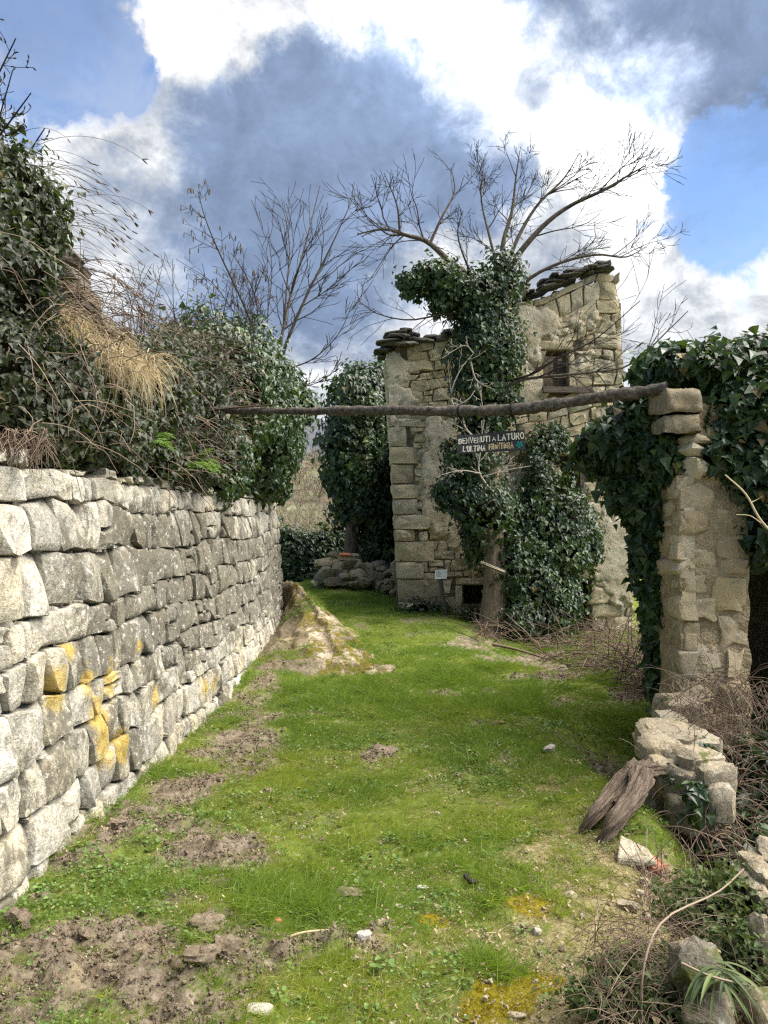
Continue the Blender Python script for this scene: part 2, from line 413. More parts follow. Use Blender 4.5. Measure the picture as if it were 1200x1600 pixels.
# ------------------------------------------------------------------ stonework
def stone_outline(poly, gap, n_sub=1, rough=.0, corner=.020):
    """polygon (k,2) -> inset, chipped corners, slightly wandering edges"""
    poly = np.asarray(poly, float); c = poly.mean(0)
    w_ = np.abs(poly-c).max(0)
    poly = c + (poly-c)*(1-gap/np.maximum(w_, gap*2)); out = []; n = len(poly)
    for k in range(n):
        p, a, b = poly[k], poly[k-1], poly[(k+1) % n]; la, lb = np.linalg.norm(a-p)+1e-6, np.linalg.norm(b-p)+1e-6
        ca, cb = min(corner*rng.uniform(.35, 1.7), .36*la), min(corner*rng.uniform(.35, 1.7), .36*lb); pa, pb_ = p+(a-p)*ca/la, p+(b-p)*cb/lb
        out += [pa, p*.45+(pa+pb_)*.275, pb_, (p+b)/2+rng.normal(0, rough, 2)]
    return np.array(out)
def stone_geo(outline, depth, bulge, rough, seed, tilt=.04):
    """local (u, v, w): w points out of the wall; a split face with a worn arris"""
    c = outline.mean(0); n = len(outline); size = np.abs(outline-c).max(0); size = np.maximum(size, .03)
    tl = rng.normal(0, tilt, 2)
    rings = [(0, -depth), (0, -.012), (.003, bulge*.55), (.010, bulge*.90), (.34, bulge*.98), (.66, bulge*1.0)]
    chips = []
    for _ in range(4):
        a = rng.uniform(0, 2*np.pi); d_ = np.array([np.cos(a), np.sin(a)]); chips.append((d_, np.abs(size@np.abs(d_))*rng.uniform(.25, .85), rng.uniform(.12, .55)))
    V = []
    for k, (ins, w_) in enumerate(rings):
        s = (1-np.minimum(ins/size, .25)) if k < 4 else np.array([1-ins, 1-ins])
        uv = c+(outline-c)*s
        ww = np.full(n, w_)
        if k >= 1:
            amp = rough*(.45 if k < 3 else 1.0)
            ww = ww + amp*(fbm(uv[:, 0]*8+seed, uv[:, 1]*8, seed*.7, 3, .65)+.5*np.abs(fbm(uv[:, 0]*15+seed, uv[:, 1]*15, seed, 2))) + ((uv-c)@tl)*(1 if k > 1 else .6)
            for d_, o_, sl in chips: ww = ww - np.minimum(np.maximum((uv-c)@d_-o_, 0)*sl, .03)
        V.append(np.column_stack([uv, ww]))
    V.append([[c[0], c[1], bulge + rough*float(fbm(c[0]*8+seed, c[1]*8, seed*.7, 3, .65))]])
    V = np.concatenate([np.asarray(v) for v in V]); F = []
    for k in range(len(rings)-1):
        for a in range(n):
            b = (a+1) % n; F.append((k*n+a, k*n+b, (k+1)*n+b, (k+1)*n+a))
    k = len(rings)-1
    T = [(k*n+a, k*n+(a+1) % n, len(V)-1) for a in range(n)]
    return V, F+T
def courses(u0, u1, bot, top, n, width, wob=.03, lean=.05, split=.12, wvar=.5):
    """stones of a coursed rubble face as quads in (u,v)"""
    ts = np.linspace(0, 1, n+1); ts[1:-1] += rng.normal(0, .16/n, n-1)
    def B(k, u):
        z = bot(u)+(top(u)-bot(u))*ts[k]
        return z + (wob*vnoise(u*1.3, k*5.1, 2.2) + wob*.6*vnoise(u*3.7, k*3.3, 8.2) if 0 < k < n else 0)
    out = []
    for k in range(n):
        u = u0 - rng.uniform(0, width); js = []
        while u < u1+width:
            js.append((u+rng.normal(0, lean), u+rng.normal(0, lean))); u += width*rng.uniform(1-wvar, 1+wvar)
        for (b0, t0), (b1, t1) in zip(js[:-1], js[1:]):
            if b1-b0 < .35*width or t1-t0 < .35*width: b1 = max(b1, b0+.35*width); t1 = max(t1, t0+.35*width)
            quad = np.array([[b0, B(k, b0)], [b1, B(k, b1)], [t1, B(k+1, t1)], [t0, B(k+1, t0)]])
            if rng.random() < split:
                f = rng.uniform(.35, .65); l = quad[0]+(quad[3]-quad[0])*f; r = quad[1]+(quad[2]-quad[1])*(f+rng.normal(0, .08))
                out += [np.array([quad[0], quad[1], r, l]), np.array([l, r, quad[2], quad[3]])]
            else: out.append(quad)
    return out
def place_stone(name, poly, frame, mat, parent, gap=.012, depth=.16, bulge=.03, rough=.02, tilt=.05, outline_rough=.008):
    """frame(u,v,w) -> world points"""
    o = stone_outline(poly, gap, 1, outline_rough)
    V, F = stone_geo(o, depth, bulge*rng.uniform(.6, 1.4), rough, rng.uniform(0, 50), tilt)
    Wd = frame(V[:, 0], V[:, 1], V[:, 2])
    return mesh(name, Wd, F, mat, parent, loc=Wd.mean(0), sharp=38)

lime = [(.48, .455, .395), (.31, .295, .255), (.58, .555, .485), (.40, .38, .335), (.53, .485, .38), (.44, .40, .31)]
gold_px = [(85, 1075), (150, 1120), (185, 1170), (100, 1010), (155, 1165), (215, 1010), (320, 1075), (330, 1070), (240, 1090), (130, 1060), (170, 1060)]
gold_pts = []
for px, py in gold_px:
    d = pix_dir(px, py)
    # march to the wall plane
    ts_ = np.linspace(2, 16, 1400); xs = d[0]*ts_; f = xs - wall_face(d[1]*ts_, 1.65+d[2]*ts_)
    k = int(np.argmax(f < 0)); gold_pts.append((d[1]*ts_[k], 1.65+d[2]*ts_[k]))
gold_pts = np.array(gold_pts)
ros = [((float(wall_face(y_, z_))+.03, y_, z_), r_) for (y_, z_), r_ in zip(gold_pts, [.17, .20, .18, .10, .20, .09, .13, .11, .12, .13, .15])]
m_lime = stone_mat('limestone', lime, .44, (.055, .05, .038), .5, 0, 1.0, 0, band=(3.8, 6.8, .25, 1.15, .27, 1.6, 2.3, .24), rosettes=ros)
m_joint, t = material('joint_earth'); p = t.pos()
t.finish(t.ramp(t.noise(10, 5, .7, p), [(.32, (.045, .04, .03)), (.5, (.13, .115, .09)), (.66, (.36, .34, .29))]), 1.0, t.bump(t.noise(30, 5, .7, p), .8, .03), .05)

wall = empty('retaining_wall', (WX, 8.0, 0.0), 'long dry stone retaining wall of pale lichened blocks beside the grass path', 'wall')
Y0, Y1 = 2.35, 15.2
def wframe(u, v, w_): return np.column_stack([wall_face(u, v)+w_, u, v])
# core behind the joints
us = np.linspace(Y0-1.2, Y1-.1, 60); vs = np.linspace(0, 1, 14)
UU, VV = np.meshgrid(us, vs); zb = -.5; VZ = zb+(wall_top(UU)-.10-zb)*VV
front = np.stack([wall_face(UU, VZ)-.05+.02*fbm(UU*5, VZ*5, 1, 2), UU, VZ], -1)
back = front.copy(); back[..., 0] -= .32
n_, m_ = len(us), len(vs); V = np.concatenate([front.reshape(-1, 3), back.reshape(-1, 3)]); F = []
for b in range(m_-1):
    for a in range(n_-1):
        q = b*n_+a; F.append((q, q+1, q+n_+1, q+n_)); q += n_*m_; F.append((q+n_, q+n_+1, q+1, q))
for a in range(n_-1):
    q = (m_-1)*n_+a; F.append((q, q+1, q+1+n_*m_, q+n_*m_))
for b in range(m_-1):
    q = b*n_+n_-1; F.append((q, q+n_*m_, q+n_+n_*m_, q+n_))
mesh('core', V, F, m_joint, wall, loc=(WX, 8, 0))
quads = courses(Y0, Y1, lambda u: -.16+.55*sstep(u, 10.5, 15), lambda u: wall_top(u), 9, .300, .06, .04, .07, .42)
quads = sorted(quads, key=lambda q_: q_[:, 0].mean()); far_stones = []; n_st = 0
for qd in quads:
    c = qd.mean(0)
    if c[0] < Y0 or c[0] > Y1-.02: continue
    qd = qd.copy(); qd[:, 0] = np.minimum(qd[:, 0], Y1)
    if n_st >= 262: far_stones.append(qd); continue
    n_st += 1; gold = np.min(np.hypot(*(gold_pts-c).T)) < .15
    s_ = place_stone('stone', qd, wframe, m_lime, wall, gap=rng.uniform(.003, .009), bulge=.024, rough=.020, tilt=.08, outline_rough=.014)
    if gold: s_['label'] = 'stone stained with golden lichen'
def stones_as_one(name, quads_, frame, mat, parent, loc):
    Vs, Fs, n0 = [], [], 0
    for qd in quads_:
        V, F = stone_geo(stone_outline(qd, .006, 1, .014), .14, .024, .02, rng.uniform(0, 50), .08); Vs.append(frame(V[:, 0], V[:, 1], V[:, 2])); Fs += [tuple(i_+n0 for i_ in f) for f in F]; n0 += len(V)
    return tag(mesh(name, np.concatenate(Vs), Fs, mat, parent, loc, sharp=38), kind='stuff')
m_lime_far = stone_mat('limestone_far', [lime[0], lime[0]], .42, (.055, .05, .038), .5, 0, 1.0, 0, band=(3.8, 6.8, .25, 1.15, .27, 1.6, 2.3, .24))
if far_stones: stones_as_one('small_stones', far_stones, wframe, m_lime_far, wall, (WX, 13, 1))
# little packing stones pushed into the joints
chinks = []
for qd in quads:
    if qd[:, 0].mean() < 9.5 and rng.random() < .42:
        q_ = qd[3]+rng.normal(0, .012, 2); a_, b_ = rng.uniform(.025, .055), rng.uniform(.015, .032); chinks.append(np.array([[q_[0]-a_, q_[1]-b_], [q_[0]+a_, q_[1]-b_*.8], [q_[0]+a_*.8, q_[1]+b_], [q_[0]-a_*.7, q_[1]+b_]])); 
stones_as_one('packing_stones', chinks, lambda u, v, w_: wframe(u, v, w_-.008), m_lime, wall, (WX, 6, 1))
# coping of uneven stones on the top edge, and the squared end of the wall
u = Y0
while u < Y1-.2:
    wd = rng.uniform(.18, .42); hh = rng.uniform(.04, .12)
    qd = np.array([[u, wall_top(u)-.005], [u+wd, wall_top(u+wd)-.005], [u+wd-rng.uniform(.0, .12), wall_top(u+wd)+hh*rng.uniform(.5, 1.1)], [u+rng.uniform(0, .1), wall_top(u)+hh]])
    if rng.random() < .72: place_stone('coping_stone', qd, wframe, m_lime, wall, depth=.25, bulge=.02, rough=.025, outline_rough=.02)
    u += wd
def endframe(u, v, w_): return np.column_stack([wall_face(Y1, v)-u-.02, np.full_like(u, Y1-.02)+w_, v])
for qd in courses(0, 1.2, lambda u: np.full_like(np.asarray(u, float), .2), lambda u: np.full_like(np.asarray(u, float), 2.62), 8, .42):
    if qd[:, 0].min() >= -.02: place_stone('stone', qd, endframe, m_lime, wall)
    elif qd[:, 0].max() > .15:
        qd[:, 0] = np.maximum(qd[:, 0], 0); place_stone('stone', qd, endframe, m_lime, wall)
# ------------------------------------------------------------------ ruined house
HY = 16.0
def hp(px, py): q = P(px, py, HY); return q[0], q[2]
sand = [(.42, .36, .235), (.49, .42, .28), (.34, .29, .19), (.54, .475, .335), (.45, .41, .31)]
m_sand = stone_mat('sandstone', sand, .26, (.085, .077, .055), .2, 0, 1.0, grain=.6)
m_core, t = material('rubble_core'); p = t.pos()
t.finish(t.ramp(t.noise(9, 5, .7, p), [(.3, (.07, .058, .04)), (.55, (.19, .155, .105)), (.75, (.30, .255, .18))]), 1.0, t.bump(t.noise(25, 5, .7, p), .9, .04), .05)
m_plaster, t = material('old_plaster'); p = t.pos()
pc = t.ramp(t.noise(2.2, 6, .68, p, .4), [(.28, (.31, .25, .16)), (.45, (.46, .39, .27)), (.6, (.57, .505, .385)), (.75, (.66, .60, .49))])
pc = t.mix(t.ss(t.noise(6, 6, .75, p, .3), .56, .72, 0, .7), pc, (.17, .14, .10))
pc = t.mix(t.ss(t.noise(33, 4, .7, p), .55, .75, 0, .4), pc, (.62, .57, .48))
t.finish(pc, .97, t.bump(t.math('ADD', t.noise(18, 6, .7, p), t.math('MULTIPLY', t.noise(75, 4, .7, p), .5)), .9, .03), .1)
m_slate, t = material('stone_slate'); p = t.pos()
t.finish(t.mix(t.ss(t.noise(11, 5, .7, p), .5, .65, 0, .6), t.ramp(t.rnd(), [(0, (.045, .042, .04)), (.6, (.085, .078, .07)), (1, (.14, .125, .105))]), (.17, .165, .13)), .9, t.bump(t.noise(30, 5, .7, p), .7, .02), .2)
m_wood, t = material('weathered_wood'); p = t.pos()
t.finish(t.ramp(t.noise(6, 6, .7, t.vmath('MULTIPLY', p, (2, 8, 8)), .6), [(.3, (.055, .042, .032)), (.55, (.13, .105, .082)), (.75, (.22, .185, .15))]), .9, t.bump(t.noise(9, 5, .7, t.vmath('MULTIPLY', p, (1.2, 9, 9))), .8, .02), .2)
m_dark, t = material('dark_earth'); t.finish((.02, .017, .013), 1.0, None, 0)

hl, hr = hp(612, 760)[0], hp(974, 600)[0]
top_px = [(598, 545), (650, 528), (715, 520), (745, 500), (790, 482), (815, 468), (860, 452), (915, 432), (950, 424), (968, 424), (990, 424)]
_tx = np.array([hp(*a)[0] for a in top_px]); _tz = np.array([hp(*a)[1] for a in top_px])
def htop(u): return np.interp(u, _tx, _tz)+.10*vnoise(np.asarray(u)*2.7, 4.0, 9.0)
def hleft(z): return np.interp(z, [0, hp(600, 545)[1]], [hp(627, 950)[0], hp(599, 545)[0]])
def hright(z): return np.interp(z, [0, hp(967, 425)[1]], [hp(992, 960)[0], hp(968, 425)[0]])
def opening(x0, y0, x1, y1):
    a = hp(x0, y1); b = hp(x1, y0); return a[0], b[0], a[1], b[1]
o_window = opening(849, 546, 889, 606); o_vent = opening(722, 914, 762, 950); o_door = opening(872, 905, 925, 1000); o_low = opening(870, 712, 912, 790)
openings = [o_window, o_vent, o_door, o_low]
def in_open(u, v, e=0.0): return any(a-e < u < b+e and c-e < v < d+e for a, b, c, d in openings)

house = empty('ruined_house', (2.6, 16.5, .3), 'tall roofless ruined stone house with patchy plaster and a square upper window', 'ruin')
# rubble core in small blocks, pierced by the openings, ragged at the top
cs = .13; zb = -.7; u_ax = np.arange(hl-.2, hr+.35, cs); z_ax = np.arange(zb, 7.2, cs)
solid = np.zeros((len(u_ax), len(z_ax)), bool)
for a, u in enumerate(u_ax):
    for b, z in enumerate(z_ax):
        uc, zc = u+cs/2, z+cs/2
        solid[a, b] = (hleft(zc)+.07 < uc < hright(zc)-.05) and zc < htop(uc)-.08 and not in_open(uc, zc, -.02)
sp = Soup(); T = .5
def quad(*pts): sp.add(np.array(pts), np.array([[0, 1, 2, 3]]))
for a in range(len(u_ax)):
    for b in range(len(z_ax)):
        if not solid[a, b]: continue
        u0, u1, z0, z1 = u_ax[a], u_ax[a]+cs, z_ax[b], z_ax[b]+cs; f = HY+.05; k = HY+T
        quad((u0, f, z0), (u1, f, z0), (u1, f, z1), (u0, f, z1)); quad((u1, k, z0), (u0, k, z0), (u0, k, z1), (u1, k, z1))
        if a == 0 or not solid[a-1, b]: quad((u0, k, z0), (u0, f, z0), (u0, f, z1), (u0, k, z1))
        if a == len(u_ax)-1 or not solid[a+1, b]: quad((u1, f, z0), (u1, k, z0), (u1, k, z1), (u1, f, z1))
        if b == len(z_ax)-1 or not solid[a, b+1]: quad((u0, f, z1), (u1, f, z1), (u1, k, z1), (u0, k, z1))
        if b == 0 or not solid[a, b-1]: quad((u0, k, z0), (u1, k, z0), (u1, f, z0), (u0, f, z0))
sp.build('core', m_core, house, (2.6, 16.3, 3), smooth=False)
# side and rear walls
def side_wall(name, x0, x1, y0, y1, z1a, z1b, along_y=True):
    N = 30; V, F = [], []
    for i_ in range(N+1):
        s = i_/N; zt = z1a+(z1b-z1a)*s + .12*float(vnoise(s*9, z1a, 4)) - .03*(i_ % 2)
        if along_y:
            y = y0+(y1-y0)*s; V += [(x0, y, zb), (x0, y, zt), (x1, y, zt), (x1, y, zb)]
        else:
            x = x0+(x1-x0)*s; V += [(x, y0, zb), (x, y0, zt), (x, y1, zt), (x, y1, zb)]
    for i_ in range(N):
        q = i_*4
        F += [(q, q+4, q+5, q+1), (q+1, q+5, q+6, q+2), (q+2, q+6, q+7, q+3)]
    F += [(0, 1, 2, 3), (N*4+3, N*4+2, N*4+1, N*4)]
    return mesh(name, V, F, m_core, house, loc=((x0+x1)/2, (y0+y1)/2, 2), smooth=False)
lx = float(hleft(3.0))
side_wall('side_wall', lx+.10, lx+.55, HY+.52, HY+6.4, 5.5, 4.2)
side_wall('side_wall', hr-.42, hr-.02, HY+.52, HY+6.4, 6.6, 6.0)
side_wall('partition_wall', lx+.56, hr-.45, HY+2.3, HY+2.6, 4.6, 7.0, False)
mesh('shading_slab', *box_geo(lx+.5, hr-.4, HY+.53, HY+2.28, 2.55, 2.70), m_wood, house, loc=(2.6, 17, 2.6), smooth=False)  # added slab that blocks daylight so the lower storey stays dark
side_wall('rear_wall', lx+.56, hr-.45, HY+6.0, HY+6.4, 5.6, 6.9, False)

def hframe(u, v, w_): return np.column_stack([u, HY-w_, v])
def plaster_cover(u, v):
    """how thick the surviving plaster lies (1 whole, 0 gone)"""
    q = np.zeros(np.broadcast(u, v).shape)
    def gp(px, py, rx, ry, a):
        x, z = hp(px, py); return a*np.exp(-((u-x)/(rx*HY/FPX))**2-((v-z)/(ry*HY/FPX))**2)
    q = q + gp(700, 730, 62, 75, 1.1) + gp(745, 840, 60, 75, 1.0) + gp(700, 800, 50, 40, .7) + gp(620, 590, 22, 60, .8) + gp(640, 640, 40, 30, .55)
    q = q + gp(970, 880, 50, 60, 1.0) + gp(850, 800, 80, 90, .8) + gp(830, 520, 30, 60, .8) + gp(880, 500, 60, 30, .6) + gp(930, 560, 50, 60, .55) + gp(820, 610, 40, 30, .6)
    q = q - gp(640, 800, 26, 150, .9) - gp(670, 900, 55, 45, .9) - gp(905, 655, 70, 28, .9) - gp(890, 450, 100, 26, .9) - gp(680, 545, 90, 26, .7) - gp(930, 520, 40, 60, .35)
    return q + .42*fbm(u*1.6, v*1.6, 5.0, 5, .6) + .22*fbm(u*6.5, v*6.5, 7.0, 4, .65)
du = .03; pu = np.arange(hl-.3, hr+.3, du); pv = np.arange(-.5, 6.9, du); U, Vv = np.meshgrid(pu, pv)
cov = plaster_cover(U, Vv); wv = -.05 + .112*sstep(cov, .12, .62) + .014*fbm(U*3, Vv*3, 2, 3) + .006*fbm(U*14, Vv*14, 3, 2)
ok = (U > hleft(Vv)+.03) & (U < hright(Vv)-.03) & (Vv < htop(U)-.12) & (cov > .1)
for a, b, c, d in openings: ok &= ~((U > a-.03) & (U < b+.03) & (Vv > c-.03) & (Vv < d+.03))
ny_, nx_ = U.shape; okq = ok[:-1, :-1] & ok[1:, :-1] & ok[:-1, 1:] & ok[1:, 1:]
jj, ii = np.nonzero(okq); q = jj*nx_+ii
F = np.stack([q, q+1, q+nx_+1, q+nx_], 1); used = np.unique(F); remap = np.full(ny_*nx_, -1); remap[used] = np.arange(len(used))
PV = np.column_stack([U.ravel(), HY-wv.ravel(), Vv.ravel()])[used]
mesh('plaster', PV, remap[F], m_plaster, house, loc=(2.6, 16, 2))

# dressed corner stones, then coursed rubble
n_ = 0; z = -.1; big = True
while z < 5.55:
    hh = rng.uniform(.16, .44) if z > 1.2 else rng.uniform(.22, .52)
    wd = rng.uniform(.60, .92) if big else rng.uniform(.34, .56); big = not big
    x0, x1_ = float(hleft(z)), float(hleft(z+hh))
    place_stone('quoin', np.array([[x0, z], [x0+wd, z], [x0+wd+rng.normal(0, .03), z+hh], [x1_, z+hh]]), hframe, m_sand, house, gap=.007, bulge=.04, rough=.026, depth=.42)
    def lframe(u, v, w_): return np.column_stack([hleft(v)-w_*.6+.01, HY+.03+u, v])
    wd2 = .75-wd*.5
    place_stone('quoin', np.array([[0, z], [wd2, z], [wd2, z+hh], [0, z+hh]]), lframe, m_sand, house, gap=.007, bulge=.035, rough=.026, depth=.1)
    z += hh
hstones = []
qs = courses(hl+.1, hr+.2, lambda u: np.full_like(np.asarray(u, float), -.2), lambda u: htop(u)-.05, 30, .36, .06, .05, .12, .6)
for qd in qs:
    c = qd.mean(0)
    if qd[:, 0].max() < hleft(c[1])+.62 or qd[:, 0].min() > hright(c[1])-.1: continue
    qd = qd.copy(); qd[:, 0] = np.clip(qd[:, 0], hleft(qd[:, 1])+.49, hright(qd[:, 1])); qd[:, 1] = np.minimum(qd[:, 1], htop(qd[:, 0]))
    if np.ptp(qd[:, 0]) < .08 or np.ptp(qd[:, 1]) < .06 or in_open(*c, .12): continue
    if c[1] > htop(c[0])-.02 : continue
    cv = float(plaster_cover(c[0], c[1]))
    if cv > .85: continue
    ivy = (hp(700, 0)[0] < c[0] < hp(800, 0)[0] and c[1] > hp(0, 700)[1]) or (hp(760, 0)[0] < c[0] < hp(930, 0)[0] and c[1] < hp(0, 740)[1])
    hstones.append((ivy, qd))
vis = [q_ for iv, q_ in hstones if not iv]
rest_ = vis[286:]; vis = vis[:286]; hstones = [h for h in hstones if h[0]]+[(True, q_) for q_ in rest_]
for qd in vis: place_stone('stone', qd, hframe, m_sand, house, gap=.008, bulge=.026, rough=.024, outline_rough=.016)
sp = Soup()
for qd in [q_ for iv, q_ in hstones if iv]:
    o_ = stone_outline(qd, .014, 1, .01); V, F = stone_geo(o_, .12, .035, .025, rng.uniform(0, 50))
    Wd = hframe(*V.T); T3 = [f for f in F if len(f) == 3]; Q4 = [f for f in F if len(f) == 4]
    n0 = sp.n; sp.add(Wd, np.array(Q4)); sp.V.append(np.zeros((0, 3))); sp.A.append(np.zeros(0)); sp.F.append(np.array(T3)+n0)
if sp.n: tag(sp.build('rubble_stones', m_sand, house, (2.6, 16, 3)), kind='stuff')

# roof slates left lying on the wall tops
def slate(px, py, dx, wid, thick, tilt, parent=house, y0=None, dep=None):
    q = P(px, py, HY); y0 = rng.uniform(-.32, -.05) if y0 is None else y0; dep = rng.uniform(.45, .75) if dep is None else dep
    n = 9; a = np.linspace(0, 2*np.pi, n, endpoint=False)+rng.uniform(0, 1)
    r = rng.uniform(.8, 1.1, n); sx, sy = np.sign(np.cos(a))*np.abs(np.cos(a))**.6, np.sign(np.sin(a))*np.abs(np.sin(a))**.6
    o_ = np.column_stack([sx*r*wid/2, sy*r*dep/2])
    V = []
    for s, z_ in ((.94, -thick/2), (1, -thick*.2), (.98, thick*.35), (.9, thick/2)):
        V.append(np.column_stack([o_*s, np.full(n, z_)+rng.normal(0, thick*.09, n)]))
    V = np.concatenate(V); V[:, 2] += V[:, 0]*tilt + V[:, 1]*rng.uniform(-.12, .12)
    V = V + np.array([q[0]+dx, HY+dep/2+y0, q[2]])
    F = [tuple(k*n+x for x in (i_, (i_+1) % n)) + tuple((k+1)*n+x for x in ((i_+1) % n, i_)) for k in range(3) for i_ in range(n)]
    F += [tuple(range(n-1, -1, -1)), tuple(range(3*n, 4*n))]
    return mesh('roof_slate', V, F, m_slate, parent, loc=V.mean(0), smooth=False)
for px, py, wd, tl in [(612, 541, .60, .05), (606, 533, .62, .1), (622, 527, .55, -.05), (640, 535, .6, .0), (640, 524, .45, .02), (616, 521, .45, .12), (634, 517, .32, 0), (660, 533, .5, -.06), (672, 527, .4, .1), (600, 550, .25, 0), (690, 524, .4, .1), (706, 519, .45, .1), (722, 515, .4, .12)]:
    slate(px, py, 0, wd, rng.uniform(.045, .075), tl); slate(px+rng.normal(0, 8), py+5, 0, wd*.8, rng.uniform(.04, .06), tl)
for k in range(22):
    s = k/21; px = 812+s*(962-812)+rng.normal(0, 3); py = np.interp(px, [800, 860, 915, 965], [466, 448, 428, 418])
    for lay in range(rng.integers(0, 4)): slate(px, py-lay*6+rng.normal(0, 2), 0, rng.uniform(.22, .45), rng.uniform(.025, .055), rng.uniform(.05, .35))
# window: timber lintel, sill, half a boarded shutter; low vent and door with dressed stone surrounds
def dressed(name, x0, y0, x1, y1, mat, proud=.045, depth=.3):
    a = hp(x0, y1); b = hp(x1, y0)
    return place_stone(name, np.array([[a[0], a[1]], [b[0], a[1]], [b[0], b[1]], [a[0], b[1]]]), hframe, mat, house, gap=.004, bulge=proud, rough=.012, depth=depth, tilt=.01, outline_rough=.003)
dressed('lintel', 842, 532, 896, 547, m_sand); dressed('jamb', 889, 548, 899, 604, m_sand, .02); dressed('jamb', 840, 548, 849, 604, m_sand, .02)
fr = mesh('window_sill', *box_geo(hp(840, 0)[0], hp(914, 0)[0], HY-.16, HY+.3, hp(0, 616)[1], hp(0, 607)[1], .008), m_wood, house, loc=(3.6, 16, hp(0, 611)[1]), smooth=False)
shx0, shx1 = hp(862, 0)[0], hp(888, 0)[0]
for k in range(3):
    xa = shx0+(shx1-shx0)*k/3
    mesh('shutter_board', *box_geo(xa+.006, xa+(shx1-shx0)/3-.006, HY+.30, HY+.325, o_window[2]+.02, o_window[3]-.12-.05*k, .004), m_wood, house, loc=(xa, HY+.31, 4.5), smooth=False)
dressed('lintel', 712, 902, 772, 914, m_sand, .05); dressed('jamb', 711, 915, 722, 952, m_sand, .04)
dressed('lintel', 862, 700, 922, 711, m_plaster, .06)
dressed('lintel', 866, 893, 930, 905, m_sand, .06); dressed('jamb', 925, 906, 945, 985, m_plaster, .05)

# ------------------------------------------------------------------ information panel on a stake
sg = empty('information_panel', tuple(G(697, 962)), 'small white information sheet on a leaning brown wooden stake', 'sign')
b0 = G(697, 962); SD = b0[1]; t0 = P(686, 892, SD)
V, F = tube_geo(np.array([b0-[0, 0, .15], t0]), .045, 4)
stake = mesh('stake', V, F, m_wood, sg, loc=b0, smooth=False)
m_paper, t = material('white_sheet'); t.finish((.80, .80, .80), .5, None, .4)
m_ink, t = material('grey_ink'); t.finish((.25, .26, .28), .6, None, .3)
c0, c1, c2, c3 = P(679, 905, SD-.07), P(698, 904, SD-.07), P(699, 889.5, SD-.07), P(680, 890.5, SD-.07)
back = np.array([0, .012, 0])
sheet = mesh('panel', np.array([c0, c1, c2, c3, c0+back, c1+back, c2+back, c3+back]), [(0, 1, 2, 3), (7, 6, 5, 4), (0, 4, 5, 1), (1, 5, 6, 2), (2, 6, 7, 3), (3, 7, 4, 0)], m_paper, sg, loc=c0, smooth=False)
sp = Soup()
for k in range(6):
    for s0, s1 in ((.12, rng.uniform(.45, .62)),) + (((.74, .84),) if k in (0, 1, 2) else ()):
        v = .80-.11*k
        def pp(s, v): return c0*(1-s)*(1-v)+c1*s*(1-v)+c2*s*v+c3*(1-s)*v-[0, .003, 0]
        sp.add(np.array([pp(s0, v-.018), pp(s1, v-.018), pp(s1, v+.018), pp(s0, v+.018)]), np.array([[0, 1, 2, 3]]))
sp.build('print', m_ink, sheet, c0, smooth=False)
# ------------------------------------------------------------------ leaves, twigs, bark
def leaf_mat(name, stops, rough=.42, spec=.4, trans=.18, tcol=(.10, .17, .02)):
    m, t = material(name)
    c = t.ramp(t.attr('tint'), stops)
    t.finish(c, rough, None, spec, (trans, tcol)); return m
m_ivy = leaf_mat('ivy_leaf', [(0, (0.012, 0.025, 0.009)), (.35, (0.022, 0.047, 0.014)), (.7, (0.043, 0.076, 0.019)), (.95, (0.085, 0.128, 0.030)), (1, (0.162, 0.111, 0.043))], .38, .45, .15)
m_ivy_far = leaf_mat('ivy_leaf_glossy', [(0, (0.009, 0.022, 0.009)), (.4, (0.019, 0.041, 0.014)), (.8, (0.043, 0.078, 0.022)), (.96, (0.086, 0.125, 0.031)), (1, (0.156, 0.109, 0.039))], .42, .4, .15)
m_ivy_old = leaf_mat('ivy_leaf_dull', [(0, (0.020, 0.024, 0.013)), (.4, (0.035, 0.043, 0.022)), (.75, (0.061, 0.072, 0.036)), (.9, (0.083, 0.086, 0.045)), (1, (0.122, 0.092, 0.045))], .5, .35, .12)
m_green = leaf_mat('fresh_leaf', [(0, (.05, .09, .015)), (.5, (.09, .17, .025)), (1, (.16, .24, .05))], .5, .3, .3, (.2, .32, .03))
m_straw = leaf_mat('dry_stem', [(0, (.20, .145, .075)), (.5, (.42, .33, .18)), (1, (.60, .51, .33))], .7, .2, .2, (.4, .3, .12))
m_seed = leaf_mat('dry_seed_stem', [(0, (.07, .05, .035)), (1, (.15, .11, .075))], .8, .1, .05, (.2, .15, .1))
m_bramble = leaf_mat('bramble_stem', [(0, (.07, .048, .035)), (.5, (.15, .105, .075)), (1, (.27, .205, .15))], .8, .2, .0)
def bark_mat(name, c0, c1, c2, vec=(5, 5, 1.3)):
    m, t = material(name); p = t.pos()
    t.finish(t.ramp(t.noise(3.2, 6, .72, t.vmath('MULTIPLY', p, vec), .5), [(.3, c0), (.5, c1), (.7, c2)]), .92, t.bump(t.noise(6, 6, .75, t.vmath('MULTIPLY', p, vec)), .9, .03), .15)
    return m
m_bark = bark_mat('bark', (.05, .04, .03), (.10, .082, .062), (.17, .145, .115))
m_bark_warm = bark_mat('trunk_bark', (.09, .068, .046), (.19, .148, .10), (.30, .245, .175))
m_twig = bark_mat('twig_bark', (.026, .021, .018), (.045, .037, .032), (.075, .062, .054))
m_stemcore, t = material('shade_dark_core'); p = t.pos()
t.finish(t.ramp(t.noise(25, 5, .75, p), [(.35, (.006, .007, .004)), (.6, (.018, .016, .010)), (.75, (.04, .033, .02))]), 1.0, t.bump(t.noise(30, 4, .7, p), 1.0, .05), 0)  # near-black: shade inside the foliage is put into this colour

